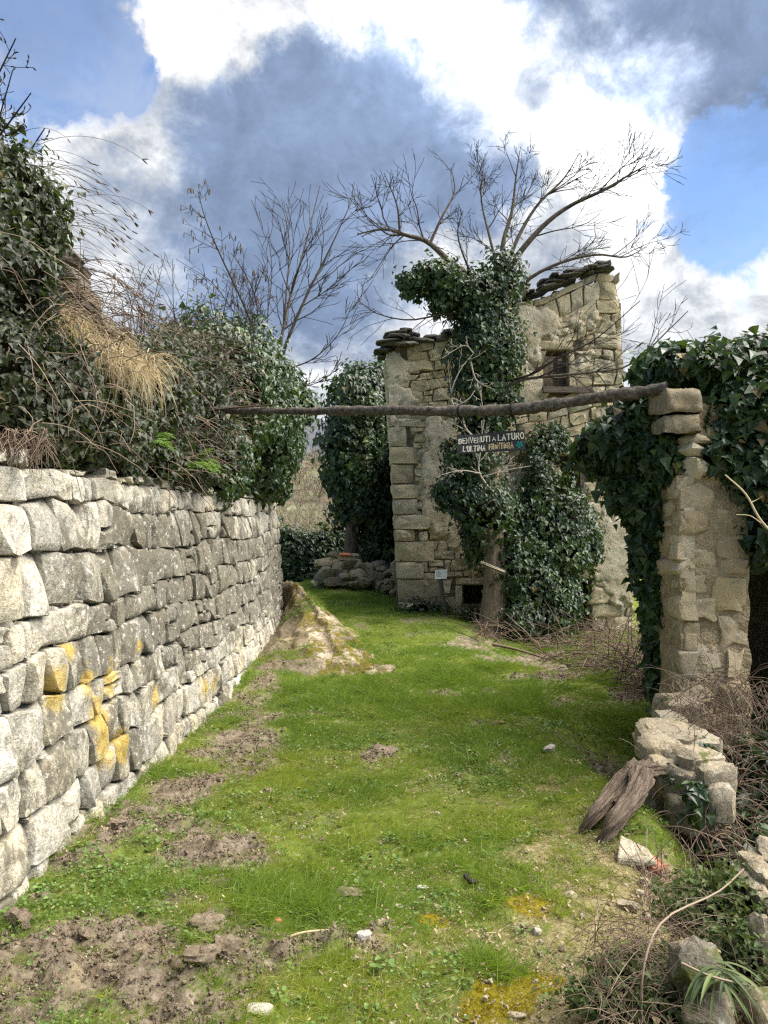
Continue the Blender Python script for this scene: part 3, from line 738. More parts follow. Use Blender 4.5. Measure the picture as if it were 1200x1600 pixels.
LEAF_V = np.array([[0, .30, -.06], [0, 0, 0], [-.46, .10, .05], [-.30, .42, .07], [0, 1.0, -.08], [.30, .42, .07], [.46, .10, .05]])
LEAF_F = np.array([[0, 2, 1], [0, 3, 2], [0, 4, 3], [0, 5, 4], [0, 6, 5], [0, 1, 6]])
LANCE_V = np.array([[0, 0, 0], [-.14, .4, .03], [0, 1.0, -.12], [.14, .4, .03]]); LANCE_F = np.array([[0, 2, 1], [0, 3, 2]])
def leaves_geo(pos, nor, size, tip=None, tv=LEAF_V, tf=LEAF_F, wild=.45, rg=rng):
    n = len(pos); z = unit(nor + rg.normal(0, wild, (n, 3)))
    d = np.tile([0, 0, -1.0], (n, 1)) if tip is None else np.asarray(tip, float)
    d = d + rg.normal(0, .45, (n, 3)); y = unit(d - z*np.sum(d*z, 1, keepdims=True)); x = np.cross(y, z)
    s = np.asarray(size)[:, None, None]
    V = pos[:, None] + s*(tv[None, :, 0, None]*x[:, None] + tv[None, :, 1, None]*y[:, None] + tv[None, :, 2, None]*z[:, None])
    F = tf[None] + (np.arange(n)*len(tv))[:, None, None]
    return V.reshape(-1, 3), F.reshape(-1, tf.shape[1])
def blob_points(blobs, n, shell=.16, lump=.28, freq=2.2, ragged=.7, keep=lambda p, d: np.ones(len(p), bool), rg=rng):
    """points spread through the outer shell of a union of lumpy ellipsoids"""
    C = np.array([b[0] for b in blobs]); R = np.array([b[1] for b in blobs])
    a = (R[:, 0]*R[:, 1]+R[:, 0]*R[:, 2]+R[:, 1]*R[:, 2]); k = rg.choice(len(C), n, p=a/a.sum())
    d = unit(rg.normal(size=(n, 3))); g_ = (C[k]+d*R[k]).T; f = 1 + lump*fbm(*g_*freq, 3, .55) + ragged*np.maximum(vnoise(*g_*freq*3.4)-.3, 0) + rg.normal(0, shell, n)*np.where(rg.random(n) < .75, .5, 1.2) - .03
    pts = C[k]+d*R[k]*f[:, None]; nor = unit(d/R[k])
    m = keep(pts, nor)
    for c, r in zip(C, R):
        q = np.sum(((pts-c)/r)**2, 1); m &= ~((q < .55))
    return pts[m], nor[m]
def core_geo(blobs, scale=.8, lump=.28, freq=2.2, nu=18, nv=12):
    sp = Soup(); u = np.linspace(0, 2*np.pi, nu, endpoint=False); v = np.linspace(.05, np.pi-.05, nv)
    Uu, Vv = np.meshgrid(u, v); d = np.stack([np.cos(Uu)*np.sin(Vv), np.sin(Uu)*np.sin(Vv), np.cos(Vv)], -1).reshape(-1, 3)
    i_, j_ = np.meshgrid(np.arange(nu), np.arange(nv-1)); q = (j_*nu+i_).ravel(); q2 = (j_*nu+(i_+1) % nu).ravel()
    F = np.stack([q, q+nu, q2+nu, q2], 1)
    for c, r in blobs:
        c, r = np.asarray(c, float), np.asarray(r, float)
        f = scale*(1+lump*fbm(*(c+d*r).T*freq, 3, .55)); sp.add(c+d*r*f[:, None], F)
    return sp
def pb(px, py, Y, rx, ry, rd):
    """a lump whose outline in the photo is rx by ry photo pixels"""
    return (P(px, py, Y), np.array([rx*Y/FPX, rd, ry*Y/FPX]))
def ivy_thing(name, label, cat, blobs, n, size, mat, group=None, keep=None, shell=.16, lump=.28, freq=2.2, core=.8, wild=.45, parent=None, tint=(.0, .75), szvar=.62):
    kw = {} if keep is None else {'keep': keep}
    pts, nor = blob_points(blobs, n, shell, lump, freq, **kw)
    loc = np.mean([b[0] for b in blobs], 0); loc[2] = min(b[0][2]-b[1][2] for b in blobs)
    sz = size*rng.uniform(1-szvar, 1+szvar, len(pts))
    V, F = leaves_geo(pts, nor+np.array([0, -.25, .25]), sz, None, wild=wild)
    root = parent if parent is not None else empty(name, tuple(loc), label, cat, group)
    tn = np.clip(rng.normal(.36, .22, len(pts)) + .35*fbm(*pts.T*1.7, 2), 0, .96); tn = np.where(rng.random(len(pts)) < .012, 1.0, tn)
    o = mesh('leaves' if parent is None else 'ivy_leaves', V, F, mat, root, loc, False, {'tint': np.repeat(tn, len(LEAF_V))}); tag(o, kind='stuff')
    if core: core_geo(blobs, core, lump, freq).build('stems' if parent is None else 'ivy_shade_core', m_stemcore, root, loc)  # solid filler under the leaves, coloured dark for the shade among them
    return root

def grow(p, d, L, r, lvl, out, up=.06, wob=.16, kids=(5, 8), ang=(28, 58), ratio=(.35, .62), seg=.14, rmin=.004, rg=random, start=.22, top=9):
    n = max(4, min(14, int(L/seg))); pts = [np.array(p, float)]; d = np.array(d, float); ds = [d]
    for i_ in range(n):
        d = unit(d + np.array([rg.gauss(0, wob), rg.gauss(0, wob), rg.gauss(0, wob)+up])); pts.append(pts[-1]+d*L/n); ds.append(d)
    rad = np.maximum(r*(1-.72*np.linspace(0, 1, n+1)), rmin); out.append((np.array(pts), rad, lvl))
    branch_off(pts, ds, rad, L, lvl, out, up, wob, kids, ang, ratio, seg, rmin, rg, start, top)
def branch_off(pts, ds, rad, L, lvl, out, up=.06, wob=.16, kids=(5, 8), ang=(28, 58), ratio=(.35, .62), seg=.14, rmin=.004, rg=random, start=.22, top=9):
    if lvl <= 0: return
    n = len(pts)-1; f = {3: 1.0, 2: .62, 1: .34}.get(lvl, .4) if lvl < top else 1.0
    for _ in range(max(2, int(rg.randint(*kids)*f))):
        t_ = rg.uniform(start, .97); i_ = min(n, int(t_*n)); d0 = ds[i_]
        ax = unit(np.cross(d0, [rg.gauss(0, 1), rg.gauss(0, 1), rg.gauss(0, 1)])); a = math.radians(rg.uniform(*ang))
        nd = d0*math.cos(a)+np.cross(ax, d0)*math.sin(a); Lc = L*rg.uniform(*ratio)*(1.15-.45*t_)*(1.0 if lvl == top else 1.5)
        grow(pts[i_], nd, Lc, max(rmin, min(rad[i_]*.62, Lc*.0125)), lvl-1, out, up, wob, kids, ang, ratio, seg, rmin, rg, start, top)
def limb(pxs, r0, r1, out, lvl=3, n=16, thin=1.0, **kw):
    """a main limb through photo pixels (px,py,Y)"""
    pts = smooth_path([P(*q) for q in pxs], n); ds = list(unit(np.gradient(pts, axis=0))); rad = np.linspace(r0*thin, r1, n)
    out.append((pts, rad, lvl)); L = np.sum(np.linalg.norm(np.diff(pts, axis=0), axis=1))
    branch_off(list(pts), ds, rad, L, lvl, out, top=lvl, **kw)
def twigs_mesh(name, paths, mat, parent, loc, thick_sides=6):
    sp = Soup()
    for pts, rad, lvl in paths:
        V, F = tube_geo(pts, rad, thick_sides if rad[0] > .03 else (4 if rad[0] > .012 else 3)); sp.add(V, F, random.random())
    return sp.build(name, mat, parent, loc)
# ------------------------------------------------------------------ growth on the bank above the wall
R2 = random.Random(5)
near_keep = lambda p, d: (p[:, 2] > wall_top(p[:, 1])-.25+.22*vnoise(p[:, 1]*2.2, 3.3, 1.0)) | (p[:, 0] > -1.7)
ivy_thing('ivy_on_bank', 'tall dull ivy mass rising above the near end of the retaining wall', 'ivy',
    [pb(-110, 420, 4.5, 130, 200, .55), pb(5, 330, 4.7, 75, 95, .45), pb(20, 450, 4.8, 66, 110, .45), pb(15, 580, 4.7, 85, 110, .42), pb(75, 615, 5.0, 65, 85, .4), pb(40, 670, 4.75, 80, 45, .32),
     pb(125, 610, 5.7, 60, 80, .5), pb(120, 680, 5.5, 70, 48, .4), pb(165, 655, 6.2, 55, 85, .5), pb(175, 712, 6.3, 45, 42, .35)],
    40000, .044, m_ivy_old, keep=near_keep, lump=.38, freq=2.6, wild=.65, core=.78, shell=.16)
ivy_thing('ivy_bush', 'dark green ivy bush overhanging the far end of the retaining wall', 'ivy',
    [pb(345, 610, 10.3, 70, 95, 1.0), pb(335, 715, 9.7, 48, 62, .7), pb(395, 600, 11.6, 62, 80, 1.1), pb(400, 665, 12, 68, 85, 1.1), pb(392, 735, 12.2, 50, 50, .9), pb(445, 690, 12.9, 30, 55, .5), pb(440, 618, 12.8, 36, 45, .6), pb(472, 640, 12.9, 20, 22, .35), pb(430, 762, 13.6, 24, 24, .35)],
    32000, .072, m_ivy, keep=near_keep, lump=.36, freq=1.6, core=.8, shell=.16)
# brambles between the two: thinner ivy under arching dead canes
bl = [pb(235, 640, 7.4, 62, 88, .8), pb(238, 718, 7.2, 46, 46, .5), pb(298, 620, 8.7, 58, 100, .95), pb(292, 735, 8.4, 42, 38, .5), pb(300, 555, 9.2, 50, 40, .6)]
bramble = ivy_thing('bramble_thicket', 'brown bramble thicket full of arching dead canes on the bank', 'bramble', bl, 19000, .052, m_ivy_old, keep=near_keep, lump=.3, core=.8, wild=.7)
sp = Soup()
def cane(c, L, out_dir, sag=.5, r=.0045, n=7):
    d = unit(np.array(out_dir)+rng.normal(0, .55, 3)); pts = [np.array(c, float)]
    for _ in range(n): d = unit(d+np.array([0, 0, -sag/n])+rng.normal(0, .12, 3)); pts.append(pts[-1]+d*L/n)
    return np.array(pts)
pts, nor = blob_points(bl, 2600, .12, .3, keep=near_keep)
for c, n_ in zip(pts[:620], nor[:620]):
    q = cane(c, rng.uniform(.2, .65), n_+np.array([.2, 0, .5]), .9); V, F = tube_geo(q, np.linspace(.0042, .002, len(q)), 3); sp.add(V, F, rng.random())
bo = mesh('canes', np.concatenate(sp.V), np.concatenate(sp.F), m_bramble, bramble, tuple(bramble.location), True, {'tint': np.concatenate(sp.A)}); tag(bo, kind='stuff')
# dead twigs hanging across the near ivy too
sp = Soup()
for px, py, Y in [(rng.uniform(-10, 200), rng.uniform(420, 700), rng.uniform(4.2, 5.2)) for _ in range(190)]:
    q = cane(P(px, py, Y), rng.uniform(.15, .6), (.5, -.4, .1), 1.0); V, F = tube_geo(q, np.linspace(.0035, .0016, len(q)), 3); sp.add(V, F, rng.random())
for _ in range(170):
    q = cane(P(rng.uniform(-5, 75), rng.uniform(668, 700), 4.05), rng.uniform(.08, .22), (.15, -.5, -.7), .8, n=5); V, F = tube_geo(q, np.linspace(.003, .0012, len(q)), 3); sp.add(V, F, rng.random())
tw = sp.build('dead_vine_twigs', m_bramble, None, tuple(P(60, 600, 4.6))); tag(tw, 'dead brown vine twigs hanging through the tall dull ivy', 'twigs', kind='stuff')

# straw-coloured grass spilling off the old wall, and its long seed stems against the sky
sp = Soup()
def blade(pts, w0, tint, side=None):
    pts = np.asarray(pts); t_ = unit(np.gradient(pts, axis=0)); s_ = unit(np.cross(t_, np.array([.3, -1, .2]) if side is None else side))
    ww = w0*np.linspace(1, .12, len(pts))[:, None]; V = np.concatenate([pts-s_*ww, pts+s_*ww]); n = len(pts); a = np.arange(n-1)
    sp.add(V, np.stack([a, a+1, a+1+n, a+n], 1), tint)
for _ in range(800):
    s = rng.random(); px, py = np.interp(s, [0, .35, .7, 1], [84, 125, 180, 238]), np.interp(s, [0, .35, .7, 1], [486, 520, 556, 576])
    c = P(px+rng.normal(0, 9), py+rng.normal(0, 10), rng.uniform(5.3, 5.65)); d = unit(np.array([.6, -.3, .08])+rng.normal(0, .6, 3)); L = rng.uniform(.16, .42); pts = [c]
    for k in range(7): d = unit(d+np.array([.0, 0, -.30])+rng.normal(0, .04, 3)); pts.append(pts[-1]+d*L/7)
    blade(pts, rng.uniform(.0016, .0036), np.clip(rng.normal(.45, .32), 0, 1))
gr = sp.build('dry_grass_tuft', m_straw, None, tuple(P(160, 500, 5.9)), smooth=False); tag(gr, 'straw coloured dry grass spilling down from the ruined wall top', 'grass', kind='stuff')
seed = empty('seeding_grass', tuple(P(90, 420, 5.2)), 'long thin seeding grass stems arching out against the sky', 'grass')
sp = Soup(); heads = Soup()
for k in range(110):
    s = rng.random(); px, py = np.interp(s, [0, .5, 1], [70, 100, 190]), np.interp(s, [0, .5, 1], [225, 400, 515]); Y = rng.uniform(4.9, 5.6)
    c = P(px-rng.uniform(10, 50), py+rng.normal(0, 18), Y); a = rng.uniform(-.1, .7); d = unit(np.array([1, rng.normal(0, .35), a+rng.normal(0, .12)])); L = rng.uniform(.3, .85); pts = [c]
    for i_ in range(10): d = unit(d+np.array([0.02, 0, -.10-.04*a])+rng.normal(0, .012, 3)); pts.append(pts[-1]+d*L/10)
    V, F = tube_geo(pts, np.linspace(.0022, .0013, 11), 3); sp.add(V, F, rng.random())
    for h in range(rng.integers(1, 4)):
        e = pts[-1-h*rng.integers(0, 2)] if h else pts[-1]; dd = unit(d+np.array([.1, 0, -.35*h])+rng.normal(0, .2, 3))
        V, F = tube_geo(np.array([e, e+dd*.014, e+dd*.035, e+dd*.05]), np.array([.0015, .0045, .004, .001]), 4); heads.add(V, F, rng.random())
tag(sp.build('stems', m_seed, seed, tuple(seed.location)), kind='stuff'); tag(heads.build('seed_heads', m_seed, seed, tuple(seed.location)), kind='stuff')

# remnant of the upper wall showing behind the dry grass
rw = empty('ruined_wall', tuple(P(130, 540, 5.75)), 'crumbling stepped end of an old brown stone wall above the bank', 'ruin')
m_brown = stone_mat('brown_rubble', [(.17, .13, .09), (.22, .175, .12), (.13, .105, .08), (.25, .205, .15)], .45, (.06, .055, .045), .15)
RY = 5.75
def rframe(u, v, w_): return np.column_stack([u, RY-w_, v])
edge_y = [385, 405, 425, 445, 465, 485, 505, 530, 560, 600]; edge_x = [122, 138, 144, 150, 156, 172, 206, 212, 216, 216]
z = P(0, 600, RY)[2]
core_pts = []
while z < P(0, 392, RY)[2]:
    hh = rng.uniform(.07, .15); py = 865-(z+hh/2-1.65)*FPX/RY; xr = P(np.interp(py, edge_y, edge_x), 0, RY)[0]-rng.uniform(0, .05); x = xr
    while x > P(40, 0, RY)[0]:
        wd = rng.uniform(.16, .38); place_stone('stone', np.array([[x-wd, z], [x, z], [x-rng.uniform(0, .03), z+hh], [x-wd, z+hh]]), rframe, m_brown, rw, gap=.006, bulge=.05, rough=.035, depth=.3, outline_rough=.012); x -= wd
    core_pts.append((xr-.06, z, hh)); z += hh
sp = Soup()
for xr, z, hh in core_pts: V, F = box_geo(P(20, 0, RY)[0], xr, RY+.05, RY+.33, z, z+hh, .004); sp.add(V, F)
sp.build('core', m_brown, rw, tuple(rw.location), smooth=False)

# bare twiggy shrubs on the bank
out = []
for px, py, tx, ty, Y in [(-25, 300, 20, 110, 4.5), (-40, 260, 45, 150, 4.4), (-15, 330, 70, 200, 4.7), (-40, 200, 25, 60, 4.3)]:
    limb([(px, py, Y), ((px+tx)/2-6, (py+ty)/2+10, Y), (tx, ty, Y-.1)], .010, .004, out, 2, 9, kids=(4, 7), ratio=(.25, .45), rmin=.0022, seg=.06, rg=R2, up=.05)
sh = empty('budding_shrub', tuple(P(-20, 330, 4.5)), 'sparse bare budding branches above the tall dull ivy', 'shrub')
twigs_mesh('branches', out, m_twig, sh, tuple(sh.location))
sp = Soup()
for pts, rad, lvl in out:
    for q, d in zip(pts[1:], np.diff(pts, axis=0)):
        if R2.random() < .5:
            d = unit(d+np.array([R2.gauss(0, .02) for _ in range(3)])); V, F = tube_geo(np.array([q, q+d*.008, q+d*.018, q+d*.026]), [.002, .005, .004, .001], 4); sp.add(V, F, R2.random())
tag(sp.build('buds', m_twig, sh, tuple(sh.location)), kind='stuff')

out = []
for k in range(46):
    px = R2.uniform(205, 405); py = 560-abs(px-320)*.10; Y = R2.uniform(8.6, 11); top = R2.uniform(400, 505)
    limb([(px, py, Y), (px+R2.uniform(-12, 14), (py+top)/2, Y), (px+R2.uniform(-30, 34), top, Y)], .007, .003, out, 1 if k % 2 else 2, 8, kids=(3, 6), ratio=(.2, .42), rmin=.0028, seg=.1, rg=R2, up=.04)
sh = empty('twiggy_undergrowth', tuple(P(300, 560, 9.6)), 'thin reddish bare twigs standing up out of the brambles', 'shrub')
tag(twigs_mesh('branches', out, m_twig, sh, tuple(sh.location)), kind='stuff')

out = []
limb([(398, 520, 11), (378, 470, 11), (345, 400, 10.9), (322, 345, 10.8), (309, 298, 10.8)], .018, .004, out, 2, 14, kids=(12, 16), ratio=(.14, .32), rmin=.0038, seg=.12, rg=R2, start=.15)
limb([(405, 520, 11.2), (398, 460, 11.2), (372, 410, 11.1), (360, 395, 11)], .012, .004, out, 2, 10, kids=(8, 11), ratio=(.2, .4), rmin=.0038, seg=.12, rg=R2)
limb([(392, 525, 11), (360, 480, 10.8), (330, 440, 10.8), (275, 405, 10.7)], .011, .004, out, 2, 10, kids=(8, 11), ratio=(.2, .4), rmin=.0038, seg=.12, rg=R2)
cs_ = empty('catkin_shrub', tuple(P(398, 530, 11)), 'bare hazel shoots hung with dark catkins behind the brambles', 'shrub')
twigs_mesh('branches', out, m_twig, cs_, tuple(cs_.location)); sp = Soup()
for pts, rad, lvl in out:
    if lvl < 2 and R2.random() < .6:
        q = pts[-1]; V, F = tube_geo(np.array([q, q-[0, 0, .02], q-[0, 0, .07], q-[0, 0, .085]]), [.002, .008, .007, .002], 4); sp.add(V, F, R2.random())
tag(sp.build('catkins', m_seed, cs_, tuple(cs_.location)), kind='stuff')

def bare_tree(name, label, base, limbs, lvl, mat, rmin, kids, rg, group=None, extra=None):
    t_ = empty(name, tuple(base), label, 'tree', group); out = []
    for pxs, r0, r1 in limbs: limb(pxs, r0, r1, out, lvl, 18, kids=kids, rmin=rmin, rg=rg, **(extra or {}))
    main = [o for o in out if o[2] == lvl]; rest = [o for o in out if o[2] != lvl]
    for o in main: twigs_mesh('limb', [o], mat, t_, tuple(base), 8)
    tag(twigs_mesh('branches', rest, m_twig, t_, tuple(base), 5), kind='stuff'); return t_
bare_tree('slender_tree', 'slender many-stemmed bare tree leaning out behind the overhanging ivy bush', P(425, 600, 12.8),
    [([(420, 600, 12.8), (436, 545, 12.8), (452, 470, 12.9), (478, 380, 13), (500, 290, 13.1)], .045, .006),
     ([(428, 600, 12.7), (450, 530, 12.6), (480, 460, 12.5), (515, 390, 12.4), (548, 318, 12.3)], .045, .006),
     ([(440, 540, 12.8), (448, 450, 13), (452, 380, 13.2), (440, 310, 13.4)], .022, .005), ([(424, 585, 12.8), (418, 500, 13), (425, 430, 13.1), (420, 370, 13.2)], .018, .005),
     ([(470, 480, 12.5), (515, 450, 12.3), (560, 410, 12.2)], .016, .005), ([(440, 580, 12.7), (490, 560, 12.5), (530, 520, 12.3), (552, 470, 12.2)], .018, .005), ([(450, 600, 12.7), (490, 600, 12.5), (530, 575, 12.3)], .014, .005)],
    2, m_bark, .0048, (9, 12), random.Random(21), extra=dict(thin=.8, ratio=(.2, .46), ang=(18, 44), up=.08, wob=.12))

# fern and fresh tufts in the wall top
def fern(name, px, py, Y, n, L, label):
    root = empty(name, tuple(P(px, py, Y)), label, 'fern'); sp = Soup()
    for k in range(n):
        a = 2*np.pi*k/n+rng.normal(0, .3); d = unit(np.array([np.cos(a)*.7+.45, np.sin(a)*.6-.35, rng.uniform(.25, .7)])); pts = [P(px, py, Y)]
        for _ in range(12): d = unit(d+np.array([.02, 0, -.13])); pts.append(pts[-1]+d*L/12)
        pts = np.array(pts); V, F = tube_geo(pts, np.linspace(.003, .001, 13), 3); sp.add(V, F, .3)
        pos, nor, tip, sz = [], [], [], []
        for i_ in range(2, 13):
            t_ = unit(pts[i_]-pts[i_-1]); sd = unit(np.cross(t_, [0, 0, 1])); ln = L*.30*np.sin(np.pi*min(1, (i_)/13+.08))
            for s_ in (-1, 1): pos.append(pts[i_]); nor.append([0, -.3, 1]); tip.append(sd*s_+t_*.45); sz.append(ln)
        V, F = leaves_geo(np.array(pos), np.array(nor, float), np.array(sz), np.array(tip)*3, LANCE_V*np.array([1.7, 1, 1]), LANCE_F, .1)
        sp.add(V, F, np.repeat(np.clip(rng.normal(.6, .2, len(pos)), 0, 1), 4))
    tag(sp.build('fronds', m_green, root, tuple(root.location), smooth=False), kind='stuff')
fern('fern', 302, 728, 7.7, 10, .34, 'bright green fern growing over the wall top under the brambles')
fern('fern', 232, 690, 6.6, 9, .28, 'yellowish fern clump in the ivy above the wall')

# ------------------------------------------------------------------ behind: ivy-clad tree, dark wall, rubble terrace, hillside
et = empty('ivy_clad_tree', tuple(P(547, 885, 20)), 'dense evergreen ivy-clad tree standing beside the ruined house corner', 'tree')
V, F = tube_geo(smooth_path([P(546, 900, 20), P(548, 850, 20), P(552, 790, 20.1), P(560, 700, 20.3)], 12), np.linspace(.20, .12, 12), 9)
mesh('trunk', V, F, m_bark, et, tuple(et.location))
ivy_thing('', '', '', [pb(563, 640, 20.5, 48, 50, 1.0), pb(585, 625, 20.8, 40, 45, 1), pb(548, 700, 20.3, 40, 60, .9), pb(592, 710, 20.8, 45, 90, 1), pb(560, 770, 20.4, 38, 50, .8), pb(592, 800, 20.6, 36, 70, .8), pb(604, 860, 20.3, 26, 46, .5), pb(582, 868, 20.6, 26, 38, .5)],
    26000, .125, m_ivy_far, parent=et, lump=.38, freq=1.3, core=.8, shell=.18)
ivy_thing('ivy_hedge', 'low dark ivy-smothered garden wall at the far end of the path', 'ivy', [pb(470, 880, 22.5, 36, 44, .5), pb(505, 872, 22.8, 34, 44, .5), pb(535, 855, 23.2, 26, 28, .5), pb(440, 880, 22.5, 30, 46, .5), pb(505, 900, 22.6, 40, 30, .5), pb(470, 908, 22.4, 40, 20, .4)],
    9000, .12, m_ivy_far, lump=.22, core=.88, tint=(0, .4))
def rock_geo(dims, seed, n=18, ang=.5, rough=.07, freq=1.5):
    u = np.linspace(0, 2*np.pi, n, endpoint=False); v = np.linspace(0, np.pi, n//2+2); Uu, Vv = np.meshgrid(u, v)
    d = np.stack([np.cos(Uu)*np.sin(Vv), np.sin(Uu)*np.sin(Vv), np.cos(Vv)], -1).reshape(-1, 3)
    pw = 2/max(ang, .25); e = d/(np.sum(np.abs(d)**pw, 1, keepdims=True))**(1/pw)
    rs = np.random.default_rng(int(seed*1000) % 99991); 
    for _ in range(14):      # broken faces
        pn = unit(rs.normal(size=3)); off = rs.uniform(.58, 1.0); k = e@pn; e = e-np.maximum(k-off, 0)[:, None]*pn
    e = e*(1+rough*fbm(e[:, 0]*freq+seed, e[:, 1]*freq, e[:, 2]*freq, 3, .6)+rough*.6*fbm(e[:, 0]*freq*4+seed, e[:, 1]*freq*4, e[:, 2]*freq*4, 2))[:, None]
    i_, j_ = np.meshgrid(np.arange(n), np.arange(len(v)-1)); q = (j_*n+i_).ravel(); q2 = (j_*n+(i_+1) % n).ravel()
    return e*np.asarray(dims)/2, np.stack([q, q+n, q2+n, q2], 1)
def rock(name, loc, dims, mat, parent=None, rz=0.0, rx=0.0, seed=None, label=None, cat=None, group=None, **kw):
    V, F = rock_geo(dims, rng.uniform(0, 90) if seed is None else seed, **kw)
    M = np.array(Matrix.Rotation(rz, 3, 'Z') @ Matrix.Rotation(rx, 3, 'X')); V = V@M.T + np.asarray(loc)
    o = mesh(name, V, F, mat, parent, loc=tuple(loc), sharp=32); return tag(o, label, cat, group)
m_mossy = stone_mat('mossy_rubble', [(.25, .21, .15), (.33, .28, .21), (.19, .165, .12)], .35, (.07, .065, .05), .2, 0, 1.3, .55)
terr = empty('rubble_terrace', tuple(P(545, 918, 19)), 'heap of mossy tumbled stones below the ivy-clad tree', 'rubble')
for px, py, w_, h_ in [(512, 880, 38, 22), (505, 900, 30, 26), (530, 890, 30, 24), (545, 884, 34, 20), (537, 872, 26, 14), (552, 872, 20, 16), (561, 884, 20, 18), (544, 901, 40, 14), (560, 900, 30, 20), (575, 892, 28, 24), (572, 908, 30, 18), (540, 912, 26, 14), (522, 910, 34, 16), (586, 905, 26, 22), (498, 912, 24, 14), (520, 868, 24, 12), (590, 885, 22, 20), (556, 914, 22, 10)]:
    Yr = 18.9+rng.uniform(0, .25)+(918-py)*.010; rock('stone', P(px, py, Yr), (w_*Yr/FPX*1.12, .45, h_*Yr/FPX*1.2), m_mossy, terr, rng.uniform(-.25, .25))
sp = Soup()
for c in [P(545, 905, 19.6), P(515, 905, 19.6), P(580, 905, 19.6)]: V, F = rock_geo((1.0, .9, .95), 3.3); sp.add(V+c, F)
sp.build('core', m_joint, terr, tuple(terr.location))
m_clay, t = material('fired_clay'); t.finish(t.ramp(t.noise(20, 4, .7, t.pos()), [(.3, (.24, .08, .045)), (.7, (.42, .17, .10))]), .95)
rock('clay_tile', P(541, 867, 18.75), (.35, .2, .10), m_clay, None, .2, label='reddish clay tile piece lying on the mossy rubble heap', cat='tile', ang=.35)
sw = empty('low_rubble_wall', tuple(P(612, 925, 17.6)), 'short lichened rubble wall running back from the house corner', 'wall')
for k in range(34):
    px = rng.uniform(588, 626); py = rng.uniform(880, 925); Yr = np.interp(px, [588, 626], [18.9, 16.4]); rock('stone', P(px, py, Yr)+[.08, 0, 0], (rng.uniform(.18, .34), .4, rng.uniform(.12, .24)), m_mossy, sw, rng.uniform(-.3, .3))

# hillsides beyond
m_hill, t = material('winter_hillside'); p = t.pos()
hc = t.ramp(t.noise(.09, 6, .7, p), [(.3, (.085, .075, .05)), (.5, (.15, .125, .09)), (.62, (.13, .14, .07)), (.75, (.36, .33, .28))])
hc = t.mix(t.ss(t.noise(.5, 5, .7, p), .35, .7, 0, .7), hc, (.085, .066, .055))
t.finish(hc, 1.0, None, 0)
m_mount, t = material('wooded_mountain'); p = t.pos()
t.finish(t.mix(t.ss(t.noise(.02, 6, .7, p), .4, .65), t.ramp(t.noise(.05, 6, .75, p), [(.3, (.060, .062, .078)), (.7, (.125, .122, .140))]), (.075, .085, .085)), 1.0, None, 0)
def hill(name, xs, ys, fz, mat):
    X, Y = np.meshgrid(xs, ys); Z = fz(X, Y); n = len(xs); i_, j_ = np.meshgrid(np.arange(n-1), np.arange(len(ys)-1)); q = (j_*n+i_).ravel()
    return tag(mesh(name, np.stack([X, Y, Z], -1).reshape(-1, 3), np.stack([q, q+1, q+n+1, q+n], 1), mat), kind='structure')
def z_hill(X, Y): return -8 + 40*sstep(Y, 60, 240)*(.75+.25*np.exp(-((X+60)/130)**2)) + 3.0*fbm(X*.02, Y*.02, 1, 4)
hill('hillside', np.linspace(-320, 260, 110), np.linspace(45, 330, 70), z_hill, m_hill)
hill('distant_mountain', np.linspace(-1500, 1300, 120), np.linspace(600, 2000, 50), lambda X, Y: -20 + (275+40*fbm(X*.0022, 3.0, 1, 4))*sstep(Y, 650, 1500)*np.exp(-((X+250)/900)**2) + 10*fbm(X*.01, Y*.01, 2, 4), m_mount)
# bare scrub on the near hillside
sp = Soup(); rs = random.Random(9); outs = []
for k in range(420):
    a = rs.uniform(435, 640) if k < 300 else rs.uniform(-200, 1400); Y = rs.uniform(28, 62) if k < 120 else rs.uniform(60, 200); x = (a-600)/FPX*Y
    z = float(H0(x, Y)) if Y < 48 else max(float(H0(x, Y)), float(z_hill(x, Y)))
    s = rs.uniform(.5, 1.0)*(1.0 if Y < 62 else 1.7); tmp = []
    for _ in range(5): grow((x+rs.gauss(0, .3), Y, z-.2), unit([rs.gauss(0, .45), rs.gauss(0, .3), 1]), 3.0*s, .03*s, 2, tmp, kids=(5, 6), ratio=(.3, .6), rmin=.012*Y/45, seg=.8, rg=rs)
    for pts, rad, lvl in tmp: V, F = tube_geo(pts, rad, 3); sp.add(V, F, rs.random())
m_scrub = leaf_mat('winter_scrub', [(0, (.11, .09, .07)), (.45, (.20, .17, .12)), (.8, (.27, .25, .15)), (1, (.30, .24, .18))], .9, .1, .0)
tag(sp.build('hillside_scrub', m_scrub, None, (0, 60, 0)), 'greyish bare winter scrub on the hillside beyond the path', 'scrub', kind='stuff')
# ------------------------------------------------------------------ pole across the path with its board
m_pole = bark_mat('pole_bark', (.04, .033, .026), (.095, .08, .065), (.27, .245, .21), (6, 9, 9))
pole = empty('pole', tuple(P(700, 642, 7.0)), 'long bark-covered pole laid across the path from bank to pillar', 'pole')
pp = smooth_path([P(320, 640, 8.3), P(420, 642, 7.95), P(520, 642, 7.6), P(610, 641, 7.25), P(700, 643, 6.95), P(800, 640, 6.65), P(880, 630, 6.4), P(960, 618, 6.2), P(1042, 606, 6.0)], 60)
def pole_at(px): return pp[np.argmin(np.abs((pp[:, 0]/pp[:, 1])*FPX+600-px*1.0))]
rad = np.interp(np.linspace(0, 1, 60), [0, .3, 1], [.034, .046, .054])*(1+.10*rng.normal(size=60))
V, F = tube_geo(pp, rad, 12); V += .009*np.stack([fbm(V[:, 0]*9, V[:, 1]*9, V[:, 2]*9+k, 3) for k in (0, 20, 40)], 1)
mesh('trunk', V, F, m_pole, pole, tuple(pole.location))
